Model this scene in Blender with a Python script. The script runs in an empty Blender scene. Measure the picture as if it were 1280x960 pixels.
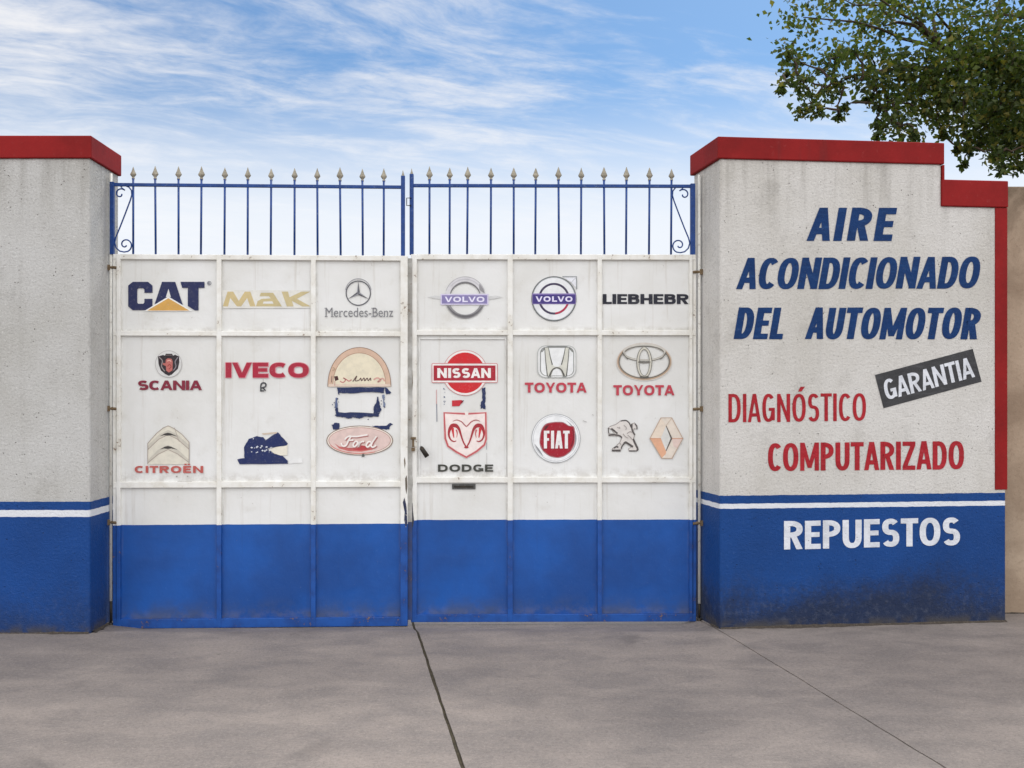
import bpy, bmesh, math, random
from math import sin, cos, pi, radians, atan2, sqrt
from mathutils import Vector, Matrix, noise as mnoise
random.seed(7)
S = bpy.context.scene
COL = S.collection

# ------------------------------------------------------------------ camera
F, HZ, HCAM = 1200.0, 499.0, 1.34
cam = bpy.data.objects.new('camera', bpy.data.cameras.new('camera')); COL.objects.link(cam)
cam.location = (0, 0, HCAM); cam.rotation_euler = (radians(90), 0, 0)
cam.data.sensor_width = 36; cam.data.lens = 36*F/1280
cam.data.shift_y = (HZ-480)/1280
cam.data.clip_start = 0.05; cam.data.clip_end = 2000
S.camera = cam

# ------------------------------------------------------------------ light
SUN_EL, SUN_AZ = radians(52), radians(28)      # azimuth from +Y towards +X: behind the gate, to the right
SUN_STRENGTH, SUN_ANGLE = 1.3, radians(14)
SKY_STRENGTH = 0.065
CLOUD, HAZE, FILL_CLOUD = 10.6, 11.0, 25.0
S.view_settings.view_transform = 'Standard'; S.view_settings.look = 'None'
S.view_settings.exposure = 0.42; S.view_settings.gamma = 1.0
sl = bpy.data.lights.new('sun', 'SUN'); sl.energy = SUN_STRENGTH; sl.angle = SUN_ANGLE; sl.color = (1, .95, .87)
so = bpy.data.objects.new('sun', sl); COL.objects.link(so)
sd = Vector((cos(SUN_EL)*sin(SUN_AZ), cos(SUN_EL)*cos(SUN_AZ), sin(SUN_EL)))
so.rotation_euler = (-sd).to_track_quat('-Z', 'Y').to_euler(); so.location = sd*40

# ------------------------------------------------------------------ node helper
class NT:
    def __init__(s, tree): s.t = tree; s.t.nodes.clear()
    def n(s, typ, ins=None, **props):
        nd = s.t.nodes.new(typ)
        for k, v in props.items(): setattr(nd, k, v)
        for k, v in (ins or {}).items():
            sock = nd.inputs[k]
            if isinstance(v, bpy.types.NodeSocket): s.t.links.new(v, sock)
            elif isinstance(v, bpy.types.Node): s.t.links.new(v.outputs[0], sock)
            else: sock.default_value = v
        return nd
    def math(s, op, a, b=0.0, c=0.0, clamp=False):
        return s.n('ShaderNodeMath', {0: a, 1: b, 2: c}, operation=op, use_clamp=clamp).outputs[0]
    def mix(s, fac, a, b, blend='MIX'):
        nd = s.n('ShaderNodeMix', data_type='RGBA', blend_type=blend)
        for i, v in ((0, fac), (6, a), (7, b)):
            if isinstance(v, bpy.types.NodeSocket): s.t.links.new(v, nd.inputs[i])
            else: nd.inputs[i].default_value = v
        return nd.outputs[2]
    def ramp(s, v, lo, hi, a=0.0, b=1.0, smooth=True):
        return s.n('ShaderNodeMapRange', {0: v, 1: lo, 2: hi, 3: a, 4: b},
                   interpolation_type='SMOOTHSTEP' if smooth else 'LINEAR').outputs[0]
    def noise(s, vec, scale, detail=4, rough=.55, dist=0.0):
        return s.n('ShaderNodeTexNoise', {'Vector': vec, 'Scale': scale, 'Detail': detail, 'Roughness': rough, 'Distortion': dist}).outputs[0]
    def mapping(s, vec, scale=(1, 1, 1), rot=(0, 0, 0), loc=(0, 0, 0)):
        return s.n('ShaderNodeMapping', {0: vec, 1: loc, 2: rot, 3: scale}).outputs[0]

def lin(r, g, b, a=1.0):
    f = lambda c: ((c/255+.055)/1.055)**2.4 if c/255 > .04045 else c/255/12.92
    return (f(r), f(g), f(b), a)

# ------------------------------------------------------------------ world: sky with thin streaked cloud
W = bpy.data.worlds.new('World'); S.world = W; W.use_nodes = True
t = NT(W.node_tree)
sky = t.n('ShaderNodeTexSky', sky_type='NISHITA', sun_disc=False, sun_elevation=SUN_EL, sun_rotation=SUN_AZ,
          altitude=0.0, air_density=1.0, dust_density=1.0, ozone_density=1.2)
tc = t.n('ShaderNodeTexCoord').outputs['Generated']
sx = t.n('ShaderNodeSeparateXYZ', {0: tc})
zz = t.math('MAXIMUM', sx.outputs[2], 0.0)
den = t.math('ADD', zz, .10)
p = t.n('ShaderNodeCombineXYZ', {0: t.math('DIVIDE', sx.outputs[0], den), 1: t.math('DIVIDE', sx.outputs[1], den), 2: 0.0}).outputs[0]
pm = t.mapping(p, scale=(1.0, 1.35, 1), rot=(0, 0, radians(-34)), loc=(3.1, 1.7, 0))
warp = t.n('ShaderNodeVectorMath', {0: pm, 1: t.n('ShaderNodeVectorMath', {0: t.n('ShaderNodeTexNoise', {'Vector': pm, 'Scale': 1.1, 'Detail': 3}).outputs[1], 1: (.5, .5, .5)}, operation='MULTIPLY').outputs[0]}, operation='ADD').outputs[0]
n1 = t.noise(t.mapping(warp, scale=(.9, 1.9, 1)), 2.2, 10, .60, .3)
n3 = t.noise(t.mapping(warp, scale=(2.2, 3.6, 1)), 3.4, 8, .66, .2)
n2 = t.noise(t.mapping(p, scale=(.5, .8, 1), loc=(1.3, 7.7, 0)), .9, 3, .5)
n1 = t.math('ADD', t.math('MULTIPLY', n1, .64), t.math('MULTIPLY', n3, .36))
side = t.ramp(sx.outputs[0], -.5, .4, .10, -.035, False)
cl = t.math('ADD', t.math('ADD', t.math('MULTIPLY', n1, .75), t.math('MULTIPLY', n2, .45)), side)
cover = t.ramp(sx.outputs[1], -.25, .5, .42, 0.0)           # extra cloud cover behind the camera, unseen, added to light the gate front
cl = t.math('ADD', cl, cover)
cf = t.ramp(cl, .555, .85, 0, .93)
hz = t.ramp(zz, .165, .325, 1.0, 0.0)
skyc = t.mix(1.0, sky.outputs[0], (.72, 1.04, 1.30, 1), 'MULTIPLY')
cb = t.ramp(sx.outputs[1], .15, -.45, CLOUD, FILL_CLOUD)        # unseen cloud on the street side, brightened as added fill light
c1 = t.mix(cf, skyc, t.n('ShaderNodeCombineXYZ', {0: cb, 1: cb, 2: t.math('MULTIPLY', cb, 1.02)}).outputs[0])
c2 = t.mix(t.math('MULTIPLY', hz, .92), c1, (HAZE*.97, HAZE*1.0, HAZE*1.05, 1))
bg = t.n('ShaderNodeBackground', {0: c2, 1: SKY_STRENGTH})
t.n('ShaderNodeOutputWorld', {0: bg})

# ------------------------------------------------------------------ materials
def new_mat(name):
    m = bpy.data.materials.new(name); m.use_nodes = True
    return m, NT(m.node_tree)
def finish(t, color, rough=.7, metal=0.0, bump=None, bstr=.3, bdist=.004, spec=.4, alpha=None, extra=None):
    ins = {'Base Color': color, 'Roughness': rough, 'Metallic': metal, 'Specular IOR Level': spec}
    if bump is not None:
        ins['Normal'] = t.n('ShaderNodeBump', {'Height': bump, 'Strength': bstr, 'Distance': bdist}).outputs[0]
    if alpha is not None: ins['Alpha'] = alpha
    b = t.n('ShaderNodeBsdfPrincipled', ins)
    t.n('ShaderNodeOutputMaterial', {0: b.outputs[0]})

def plaster_bits(t, co):
    """height and speckle shared by the wall and by the paint on it"""
    f1 = t.noise(co, 55, 6, .65); f2 = t.noise(co, 9, 4, .6)
    vo = t.n('ShaderNodeTexVoronoi', {'Vector': co, 'Scale': 42.0}).outputs['Distance']
    pits = t.ramp(vo, .05, .22, 0, 1)
    sel = t.ramp(t.noise(co, 14, 3, .6), .52, .62, 0, 1)
    pit = t.math('MULTIPLY', sel, t.math('SUBTRACT', 1.0, pits))
    h = t.math('SUBTRACT', t.math('ADD', t.math('MULTIPLY', f1, .6), t.math('MULTIPLY', f2, .7)), t.math('MULTIPLY', pit, .6))
    return h, pit, f1, f2

def wall_paint(name, z_top, z_w1, z_w0, white, blue, base_stain):
    """rough plaster painted off white above z_top, a blue line, a white line, then a blue dado"""
    m, t = new_mat(name)
    co = t.n('ShaderNodeTexCoord').outputs['Object']
    s = t.n('ShaderNodeSeparateXYZ', {0: co})
    h, pit, f1, f2 = plaster_bits(t, co)
    wob = t.math('ADD', s.outputs[2], t.math('MULTIPLY', t.math('SUBTRACT', t.noise(co, 22, 3), .5), .007))
    # white coat: yellowing patches, run marks, grey speckle
    str_ = t.noise(t.mapping(co, scale=(9, 9, .55)), 1.6, 5, .6)
    big = t.noise(co, 1.3, 5, .6)
    w = t.mix(t.ramp(big, .35, .7), lin(*white), tuple(lin(*white)[i]*(.84, .83, .80)[i] for i in range(3))+(1,))
    w = t.mix(t.math('MULTIPLY', t.ramp(str_, .52, .78), .16), w, lin(126, 122, 114))
    w = t.mix(t.math('MULTIPLY', t.ramp(t.noise(co, 110, 5, .75), .50, .70), .34), w, lin(112, 109, 104)); w = t.mix(t.math('MULTIPLY', t.ramp(t.noise(co, 5, 7, .7), .52, .7), .25), w, lin(134, 130, 124))
    spk = t.noise(co, 75, 3, .8)
    w = t.mix(t.math('MULTIPLY', t.ramp(spk, .56, .68), .30), w, lin(100, 97, 92)); w = t.mix(t.math('MULTIPLY', t.ramp(spk, .44, .30), .40), w, lin(236, 234, 230))
    w = t.mix(t.math('MULTIPLY', pit, .8), w, lin(80, 74, 66))
    topd = t.math('MULTIPLY', t.ramp(s.outputs[2], 2.2, 2.75), t.ramp(str_, .42, .66, 0, .28))   # rain streaks running off the cap
    w = t.mix(topd, w, lin(112, 106, 96))
    # blue coat, scuffed and stained towards the ground
    b = t.mix(t.ramp(big, .3, .7), lin(*blue), tuple(c*.72 for c in lin(*blue)[:3])+(1,))
    b = t.mix(t.math('MULTIPLY', t.ramp(f1, .55, .8), .35), b, lin(84, 116, 165))
    b = t.mix(t.math('MULTIPLY', pit, .7), b, lin(20, 30, 52))
    damp = t.math('SUBTRACT', t.math('ADD', t.math('ADD', t.math('MULTIPLY', t.noise(co, 3.4, 8, .75), .6), t.math('MULTIPLY', t.noise(co, 1.35, 3, .5), .45)), t.math('MULTIPLY', t.noise(co, 70, 4, .75), .0)), 0.14)
    damp = t.math('SUBTRACT', t.math('ADD', damp, t.math('MULTIPLY', t.noise(co, 34, 6, .75), .45)),
                  t.math('MULTIPLY', s.outputs[2], 1.35))
    b = t.mix(t.math('MULTIPLY', t.ramp(damp, .10, .52), base_stain), b, lin(33, 40, 58))
    chalk = t.math('MULTIPLY', t.ramp(t.noise(co, 22, 8, .8), .48, .7), t.ramp(s.outputs[2], .05, .40, .42, 0))
    b = t.mix(t.math('MULTIPLY', chalk, base_stain), b, lin(112, 118, 132))
    fold = t.math('MULTIPLY', t.ramp(s.outputs[2], .035, .10, 1, 0), t.ramp(f2, .38, .6))
    b = t.mix(t.math('MULTIPLY', fold, .8), b, lin(74, 70, 66))
    line = lin(222, 224, 228)
    is_b1 = t.math('LESS_THAN', wob, z_top)
    is_w = t.math('MULTIPLY', t.math('LESS_THAN', wob, z_w1), t.math('GREATER_THAN', wob, z_w0))
    c = t.mix(is_b1, w, b); c = t.mix(is_w, c, line)
    finish(t, c, t.math('ADD', .74, t.math('MULTIPLY', is_b1, -.12)), bump=t.math('ADD', h, t.math('MULTIPLY', t.noise(co, 75, 3, .8), .8)), bstr=.8, bdist=.008, spec=.25)
    return m

def wall_letter(name, rgb, wear=.5):
    m, t = new_mat(name)
    co = t.n('ShaderNodeTexCoord').outputs['Object']
    h, pit, f1, f2 = plaster_bits(t, co)
    c = t.mix(t.ramp(f2, .35, .7), lin(*rgb), tuple(x*.8 for x in lin(*rgb)[:3])+(1,))
    br = t.noise(t.mapping(co, scale=(3, 3, 22), rot=(0, radians(24), 0)), 2.2, 5, .65)
    c = t.mix(t.math('MULTIPLY', t.ramp(br, .48, .70), .20), c, lin(*[min(255, q+46) for q in rgb]))
    c = t.mix(t.math('MULTIPLY', t.ramp(f1, .55, .8), .14), c, lin(150, 150, 150))
    c = t.mix(t.math('MULTIPLY', pit, .45), c, lin(70, 64, 58))
    al = t.math('SUBTRACT', 1.0, t.math('MULTIPLY', t.math('GREATER_THAN', t.noise(co, 60, 5, .75), .66), wear), clamp=True)
    finish(t, c, .72, bump=t.math('ADD', h, t.math('MULTIPLY', t.noise(co, 75, 3, .8), .8)), bstr=.7, bdist=.007, spec=.25, alpha=al)
    return m

def trim_red(name, rgb):
    m, t = new_mat(name)
    co = t.n('ShaderNodeTexCoord').outputs['Object']
    f1 = t.noise(co, 40, 5, .65); f2 = t.noise(co, 3, 5, .6)
    c = t.mix(t.ramp(f2, .35, .7), lin(*rgb), tuple(x*.72 for x in lin(*rgb)[:3])+(1,))
    c = t.mix(t.math('MULTIPLY', t.ramp(f1, .58, .78), .3), c, lin(160, 80, 76))
    c = t.mix(t.math('MULTIPLY', t.ramp(t.noise(t.mapping(co, scale=(8, 8, 1)), 2, 4), .6, .75), .25), c, lin(90, 40, 40))
    finish(t, c, .7, bump=t.math('ADD', f1, f2), bstr=.3, bdist=.004, spec=.2)
    return m

def gate_paint(name, zsplit, split=True):
    m, t = new_mat(name)
    co = t.n('ShaderNodeTexCoord').outputs['Object']
    s = t.n('ShaderNodeSeparateXYZ', {0: co})
    big = t.noise(co, 1.7, 5, .6); mid = t.noise(co, 7, 6, .65); fine = t.noise(co, 60, 5, .7)
    white = t.mix(t.ramp(big, .3, .7), lin(231, 231, 229), lin(219, 218, 213))
    white = t.mix(t.math('MULTIPLY', t.ramp(mid, .55, .8), .35), white, lin(190, 184, 170))
    run = t.noise(t.mapping(co, scale=(20, 20, .9)), 1.4, 5, .65)
    white = t.mix(t.math('MULTIPLY', t.ramp(run, .56, .78), .34), white, lin(168, 156, 136))
    blue = t.mix(t.ramp(big, .3, .7), lin(22, 86, 168), lin(16, 68, 138))
    blue = t.mix(t.math('MULTIPLY', t.ramp(fine, .60, .8), .28), blue, lin(96, 134, 190))
    blue = t.mix(t.math('MULTIPLY', t.ramp(run, .6, .8), .22), blue, lin(30, 52, 100))
    foot = t.math('MULTIPLY', t.ramp(s.outputs[2], .02, .20, 1, 0), t.ramp(mid, .36, .64))
    blue = t.mix(t.math('MULTIPLY', foot, .75), blue, lin(70, 78, 98))
    wob = t.math('ADD', s.outputs[2], t.math('MULTIPLY', t.math('SUBTRACT', mid, .5), .006))
    c = t.mix(t.math('LESS_THAN', wob, zsplit), white, blue) if split else white
    ge = t.n('ShaderNodeSeparateXYZ', {0: t.n('ShaderNodeTexCoord').outputs['Generated']}).outputs
    silt = t.math('MULTIPLY', t.ramp(t.math('ADD', ge[2], t.math('MULTIPLY', t.math('SUBTRACT', mid, .5), .13)), .02, .085, 1, 0), t.ramp(t.noise(co, 16, 6, .7), .38, .62))
    c = t.mix(t.math('MULTIPLY', silt, t.ramp(s.outputs[2], zsplit-.02, zsplit+.02, .16, .30)), c, lin(138, 126, 108))
    sd_ = t.math('MINIMUM', ge[0], t.math('SUBTRACT', 1.0, ge[0]))
    rim = t.math('MULTIPLY', t.ramp(sd_, .012, .045, 1, 0), t.ramp(t.noise(t.mapping(co, scale=(1, 1, .4)), 12, 6, .7), .45, .65))
    c = t.mix(t.math('MULTIPLY', rim, t.ramp(s.outputs[2], zsplit-.02, zsplit+.02, .15, .36)), c, lin(140, 130, 116))
    rn = t.math('MULTIPLY', t.ramp(fine, .66, .72), t.ramp(mid, .52, .6))
    c = t.mix(t.math('MULTIPLY', rn, .85), c, lin(104, 78, 56))
    finish(t, c, t.ramp(mid, .3, .7, .38, .55), bump=t.math('ADD', t.math('MULTIPLY', big, 3.0), t.math('MULTIPLY', fine, .15)), bstr=.3, bdist=.012, spec=.4)
    return m

def frame_paint(name, zsplit, grime_shade=0.0):
    """same coat as the panels with more chipping to rust on the bars"""
    m, t = new_mat(name)
    co = t.n('ShaderNodeTexCoord').outputs['Object']
    s = t.n('ShaderNodeSeparateXYZ', {0: co})
    mid = t.noise(co, 8, 6, .65); fine = t.noise(co, 48, 6, .72)
    white = t.mix(t.ramp(mid, .35, .7), lin(238, 237, 232), lin(220, 216, 205))
    blue = t.mix(t.ramp(mid, .35, .7), lin(20, 80, 160), lin(15, 60, 128))
    wob = t.math('ADD', s.outputs[2], t.math('MULTIPLY', t.math('SUBTRACT', mid, .5), .012))
    c = t.mix(t.math('LESS_THAN', wob, zsplit), white, blue)
    if grime_shade: c = t.mix(t.math('MULTIPLY', t.ramp(mid, .25, .6, .55, 1), grime_shade), c, lin(66, 60, 54))  # seam strip: shade of the gap painted in together with the grime
    rn = t.ramp(t.math('ADD', t.math('MULTIPLY', fine, .6), t.math('MULTIPLY', mid, .5)), .645, .675)
    c = t.mix(t.math('MULTIPLY', rn, .85), c, t.mix(fine, lin(70, 52, 40), lin(140, 110, 84)))
    finish(t, c, .5, bump=fine, bstr=.15, bdist=.004, spec=.45)
    return m

def simple(name, rgb, rough=.6, metal=0.0, var=.18, scale=20, alt=None, altamt=.0):
    m, t = new_mat(name)
    co = t.n('ShaderNodeTexCoord').outputs['Object']
    n = t.noise(co, scale, 5, .65)
    c = t.mix(t.ramp(n, .3, .7), lin(*rgb), tuple(x*(1-var) for x in lin(*rgb)[:3])+(1,))
    if alt: c = t.mix(t.math('MULTIPLY', t.ramp(t.noise(co, scale*2.3, 5, .7), .56, .66), altamt), c, lin(*alt))
    finish(t, c, rough, metal, bump=n, bstr=.15, bdist=.003)
    return m

_dec = {}
def decal(rgb, wear=.25):
    """vinyl or paint of a badge, with small flakes missing"""
    k = (rgb, wear)
    if k in _dec: return _dec[k]
    m, t = new_mat('vinyl_%d_%d_%d' % rgb)
    co = t.n('ShaderNodeTexCoord').outputs['Object']
    n = t.noise(co, 24, 5, .65); f = t.noise(co, 85, 5, .75)
    c = t.mix(t.ramp(n, .35, .7), lin(*rgb), tuple(min(1, x*.86+.012) for x in lin(*rgb)[:3])+(1,))
    c = t.mix(t.math('MULTIPLY', t.ramp(f, .55, .75), .22), c, lin(215, 212, 205))
    al = t.math('SUBTRACT', 1.0, t.math('MULTIPLY', t.math('GREATER_THAN', f, .69), wear*2.5), clamp=True)
    finish(t, c, .5, spec=.35, alpha=al)
    _dec[k] = m
    return m

def concrete(name):
    m, t = new_mat(name)
    co = t.n('ShaderNodeNewGeometry').outputs['Position']
    fine = t.noise(co, 150, 3, .75); grit = t.noise(co, 60, 5, .75); mid = t.noise(t.mapping(co, scale=(.9, 1.5, 1)), 2.6, 9, .72, .3); big = t.noise(co, .7, 6, .66, .4)
    c = t.mix(t.ramp(mid, .30, .70), lin(120, 113, 109), lin(148, 138, 131))
    c = t.mix(t.math('MULTIPLY', t.ramp(big, .46, .66), .40), c, lin(112, 105, 101))
    c = t.mix(t.math('MULTIPLY', t.ramp(grit, .50, .68), .38), c, lin(90, 84, 80))
    c = t.mix(t.math('MULTIPLY', t.ramp(grit, .48, .30), .30), c, lin(176, 166, 156))
    c = t.mix(t.math('MULTIPLY', t.ramp(fine, .54, .72), .45), c, lin(84, 79, 75))
    c = t.mix(t.math('MULTIPLY', t.ramp(fine, .44, .28), .35), c, lin(186, 176, 166))
    drip = t.n('ShaderNodeTexVoronoi', {'Vector': co, 'Scale': 1.7, 'Randomness': 1.0}).outputs['Distance']
    c = t.mix(t.math('MULTIPLY', t.ramp(t.math('ADD', drip, t.math('MULTIPLY', mid, .25)), .15, .26, 1, 0), .24), c, lin(84, 79, 77))
    spots = t.n('ShaderNodeTexVoronoi', {'Vector': co, 'Scale': 5.5}).outputs['Distance']
    c = t.mix(t.math('MULTIPLY', t.ramp(spots, .03, .09, 1, 0), t.ramp(t.noise(co, 2.3), .5, .6, 0, .5)), c, lin(82, 76, 72))
    st = t.ramp(t.noise(co, 1.1, 6, .62, .8), .60, .68)
    c = t.mix(t.math('MULTIPLY', st, .4), c, lin(86, 81, 79))
    finish(t, c, t.ramp(mid, .3, .7, .62, .8), bump=t.math('ADD', t.math('ADD', t.math('MULTIPLY', fine, .5), grit), mid), bstr=.45, bdist=.006, spec=.3)
    return m

# ------------------------------------------------------------------ mesh helpers
class MB:
    def __init__(s): s.v = []; s.f = []; s.m = []; s.smooth = []
    def add(s, vs, fs, mi=0, smooth=False):
        o = len(s.v); s.v += [tuple(p) for p in vs]
        for f in fs: s.f.append(tuple(i+o for i in f)); s.m.append(mi); s.smooth.append(smooth)
    def box(s, x0, x1, y0, y1, z0, z1, mi=0):
        s.add([(x0, y0, z0), (x1, y0, z0), (x1, y1, z0), (x0, y1, z0), (x0, y0, z1), (x1, y0, z1), (x1, y1, z1), (x0, y1, z1)],
              [(0, 3, 2, 1), (4, 5, 6, 7), (0, 1, 5, 4), (1, 2, 6, 5), (2, 3, 7, 6), (3, 0, 4, 7)], mi)
    def prism(s, front, back, mi=0):
        """closed solid between two outlines of equal length (counter-clockwise seen from the front)"""
        n = len(front)
        s.add(list(front)+list(back), [tuple(range(n)), tuple(range(2*n-1, n-1, -1))] +
              [(i, n+i, n+(i+1) % n, (i+1) % n) for i in range(n)], mi)
    def tube(s, pts, r, n=8, mi=0, caps=True):
        pts = [Vector(p) for p in pts]; rs = r if isinstance(r, (list, tuple)) else [r]*len(pts)
        rings = []; prev = None
        for i, p in enumerate(pts):
            d = (pts[min(i+1, len(pts)-1)]-pts[max(i-1, 0)]).normalized()
            if prev is None: a = d.orthogonal().normalized()
            else:
                a = prev-d*prev.dot(d); a = a.normalized() if a.length > 1e-6 else d.orthogonal().normalized()
            prev = a; b = d.cross(a)
            rings.append([p+(a*cos(2*pi*k/n)+b*sin(2*pi*k/n))*rs[i] for k in range(n)])
        vs = [q for rg in rings for q in rg]; fs = []
        for i in range(len(pts)-1):
            for k in range(n):
                fs.append((i*n+k, i*n+(k+1) % n, (i+1)*n+(k+1) % n, (i+1)*n+k))
        if caps: fs += [tuple(range(n-1, -1, -1)), tuple((len(pts)-1)*n+k for k in range(n))]
        s.add(vs, fs, mi, True)
    def lathe(s, prof, cx, cy, n=10, mi=0, sy=1.0):
        vs = [(cx+r*cos(2*pi*k/n), cy+r*sy*sin(2*pi*k/n), z) for r, z in prof for k in range(n)]
        fs = [(i*n+k, i*n+(k+1) % n, (i+1)*n+(k+1) % n, (i+1)*n+k) for i in range(len(prof)-1) for k in range(n)]
        fs += [tuple(range(n-1, -1, -1)), tuple((len(prof)-1)*n+k for k in range(n))]
        s.add(vs, fs, mi, True)
    def build(s, name, mats, parent=None, bevel=0.0, label=None):
        me = bpy.data.meshes.new(name); me.from_pydata(s.v, [], s.f)
        for mm in (mats if isinstance(mats, (list, tuple)) else [mats]): me.materials.append(mm)
        for p_, mi, sm in zip(me.polygons, s.m, s.smooth): p_.material_index = mi; p_.use_smooth = sm
        me.update()
        o = bpy.data.objects.new(name, me); COL.objects.link(o)
        if parent: o.parent = parent
        if bevel:
            b = o.modifiers.new('bevel', 'BEVEL'); b.width = bevel; b.segments = 2; b.limit_method = 'ANGLE'; b.angle_limit = radians(40)
        if label: o['label'] = label
        return o

def empty(name, loc, rz=0.0, label=None, cat=None, group=None):
    o = bpy.data.objects.new(name, None); COL.objects.link(o); o.location = loc; o.rotation_euler = (0, 0, rz); o.empty_display_size = .2
    if label: o['label'] = label
    if cat: o['category'] = cat
    if group: o['group'] = group
    return o

class Plane:
    """upright plane through (x0, y0) at angle a; local x runs along it, local -y faces the street, local z is up"""
    def __init__(s, x0, y0, x1, y1): s.x, s.y = x0, y0; s.a = atan2(y1-y0, x1-x0)
    def loc(s, px, py, d=0.0):
        """where the sight line of a point in the photograph meets the plane pushed back by d"""
        rx = (px-640)/F; c, n = cos(s.a), sin(s.a); ox, oy = s.x-n*d, s.y+c*d
        u = (ox-rx*oy)/(rx*n-c); t_ = oy+u*n
        return u, HCAM-(py-HZ)/F*t_

GW = dict(A=.98, B=.88, C=.86, D=.92, E=.76, F=.72, G=.94, H=.94, K=.94, L=.70, M=1.22, N=.98, O=1.0, P=.84, R=.90, S=.84, T=.84, U=.92, V=.96, Y=.92, Z=.82)
def glyph(ch, w, h, tv, th):
    """sign-writer's block capital: list of (points, faces) pieces inside a w by h box"""
    out = []
    def poly(P): out.append(P)
    def box(x0, y0, x1, y1): poly([(x0, y0), (x1, y0), (x1, y1), (x0, y1)])
    def band(P, closed=False):
        n = len(P); L = []; R = []
        for i in range(n):
            a = P[(i-1) % n] if closed or i else P[0]; b = P[(i+1) % n] if closed or i < n-1 else P[-1]
            dx, dy = b[0]-a[0], b[1]-a[1]; q = sqrt(dx*dx+dy*dy) or 1; nx, ny = -dy/q, dx/q
            t_ = sqrt((tv*nx)**2+(th*ny)**2)/2
            L.append((P[i][0]+nx*t_, P[i][1]+ny*t_)); R.append((P[i][0]-nx*t_, P[i][1]-ny*t_))
        out.append(('band', L, R, closed))
    def ell(cx, cy, rx, ry, a0, a1, n=26, e=.86):
        P = []
        for i in range(n+1):
            a = radians(a0+(a1-a0)*i/n); c, d = cos(a), sin(a)
            P.append((cx+rx*abs(c)**e*(1 if c >= 0 else -1), cy+ry*abs(d)**e*(1 if d >= 0 else -1)))
        return P
    x0, x1, y0, y1, cx, cy = tv/2, w-tv/2, th/2, h-th/2, w/2, h/2
    k = tv*.90; ap = tv*.50
    if ch in 'AV':
        f = (lambda y: y) if ch == 'A' else (lambda y: h-y)
        yi = h*(w/2-k)/(w/2-ap)
        poly([(0, f(0)), (k, f(0)), (w/2, f(yi)), (w-k, f(0)), (w, f(0)), (w/2+ap, f(h)), (w/2-ap, f(h))])
        if ch == 'A':
            g = lambda y: k*.6+(w/2-ap)*y/h
            yb = h*.20; poly([(g(yb), yb), (w-g(yb), yb), (w-g(yb+th), yb+th), (g(yb+th), yb+th)])
    elif ch == 'I': box(0, 0, w, h)
    elif ch == 'L': box(0, 0, tv, h); box(tv*.8, 0, w, th)
    elif ch in 'EF':
        box(0, 0, tv, h); box(tv*.8, h-th, w, h); box(tv*.8, cy-th*.42, w*.93, cy+th*.52)
        if ch == 'E': box(tv*.8, 0, w, th)
    elif ch == 'H': box(0, 0, tv, h); box(w-tv, 0, w, h); box(tv*.8, cy-th*.5, w-tv*.8, cy+th*.5)
    elif ch == 'T': box(0, h-th, w, h); box(cx-tv/2, 0, cx+tv/2, h-th*.8)
    elif ch == 'N': box(0, 0, tv, h); box(w-tv, 0, w, h); poly([(0, h), (k, h), (w, 0), (w-k, 0)])
    elif ch == 'M':
        t2 = tv*.88; box(0, 0, t2, h); box(w-t2, 0, w, h); yb = h*.10; yi = h-(h-yb)*(w/2-k)/(w/2-ap)
        poly([(0, h), (k, h), (w/2, yi), (w-k, h), (w, h), (w/2+ap*.8, yb), (w/2-ap*.8, yb)])
    elif ch == 'Z': box(0, h-th, w, h); box(0, 0, w, th); poly([(0, th*.9), (k*1.1, th*.9), (w, h-th*.9), (w-k*1.1, h-th*.9)])
    elif ch == 'Y':
        m = h*.40; poly([(0, h), (k, h), (w/2, m+(h-m)*.26), (w-k, h), (w, h), (w/2+tv/2, m), (w/2-tv/2, m)]); box(cx-tv/2, 0, cx+tv/2, m*1.02)
    elif ch == 'K': box(0, 0, tv, h); poly([(tv*.8, h*.38), (w-k*1.2, h), (w, h), (tv*.8, h*.22)]); poly([(w*.42, h*.52), (w*.68, h*.62), (w, 0), (w-k*1.2, 0)])
    elif ch == 'O': band(ell(cx, cy, cx-x0, cy-y0, 0, 360, 40)[:-1], True)
    elif ch in 'CG':
        rx_ = (w-tv)/2*(1.16 if ch == 'C' else 1.0)
        band(ell(x0+rx_, cy, rx_, cy-y0, 46, 314 if ch == 'C' else 345, 32))
        if ch == 'G': box(w-tv*.98, h*.06, w, h*.50); box(cx+tv*.05, h*.50-th*.92, w-tv*.5, h*.50)
    elif ch == 'D': box(0, 0, tv, h); band([(tv*.7, y0)]+ell(w*.42, cy, x1-w*.42, cy-y0, -90, 90, 22)+[(tv*.7, y1)])
    elif ch in 'PRB':
        box(0, 0, tv, h); m = h*.41 if ch != 'B' else h*.48
        r = (h-m)/2; x_ = x1 if ch != 'B' else x1-w*.05; c_ = max(x0, x_-r*1.15)
        band([(tv*.7, m+th/2)]+ell(c_, (m+th/2+y1)/2, x_-c_, (y1-m-th/2)/2, -90, 90, 18)+[(tv*.7, y1)])
        if ch == 'R': poly([(w*.34, m+th*.4), (w*.34+k*1.05, m+th*.4), (w, 0), (w-k*1.12, 0)])
        if ch == 'B':
            c_ = max(x0, x1-m/2*1.15); band([(tv*.7, y0)]+ell(c_, (y0+m+th*.3)/2, x1-c_, (m+th*.3-y0)/2, -90, 90, 18)+[(tv*.7, m+th*.3)])
    elif ch == 'U': band([(x0, h)]+[(x0, h*.5)]+ell(cx, h*.40, cx-x0, h*.40-y0, 180, 360, 22)+[(x1, h*.5), (x1, h)])
    elif ch == 'S':
        ym = cy+h*.015; r1 = (y1-ym)/2; r2 = (ym-y0)/2
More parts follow.
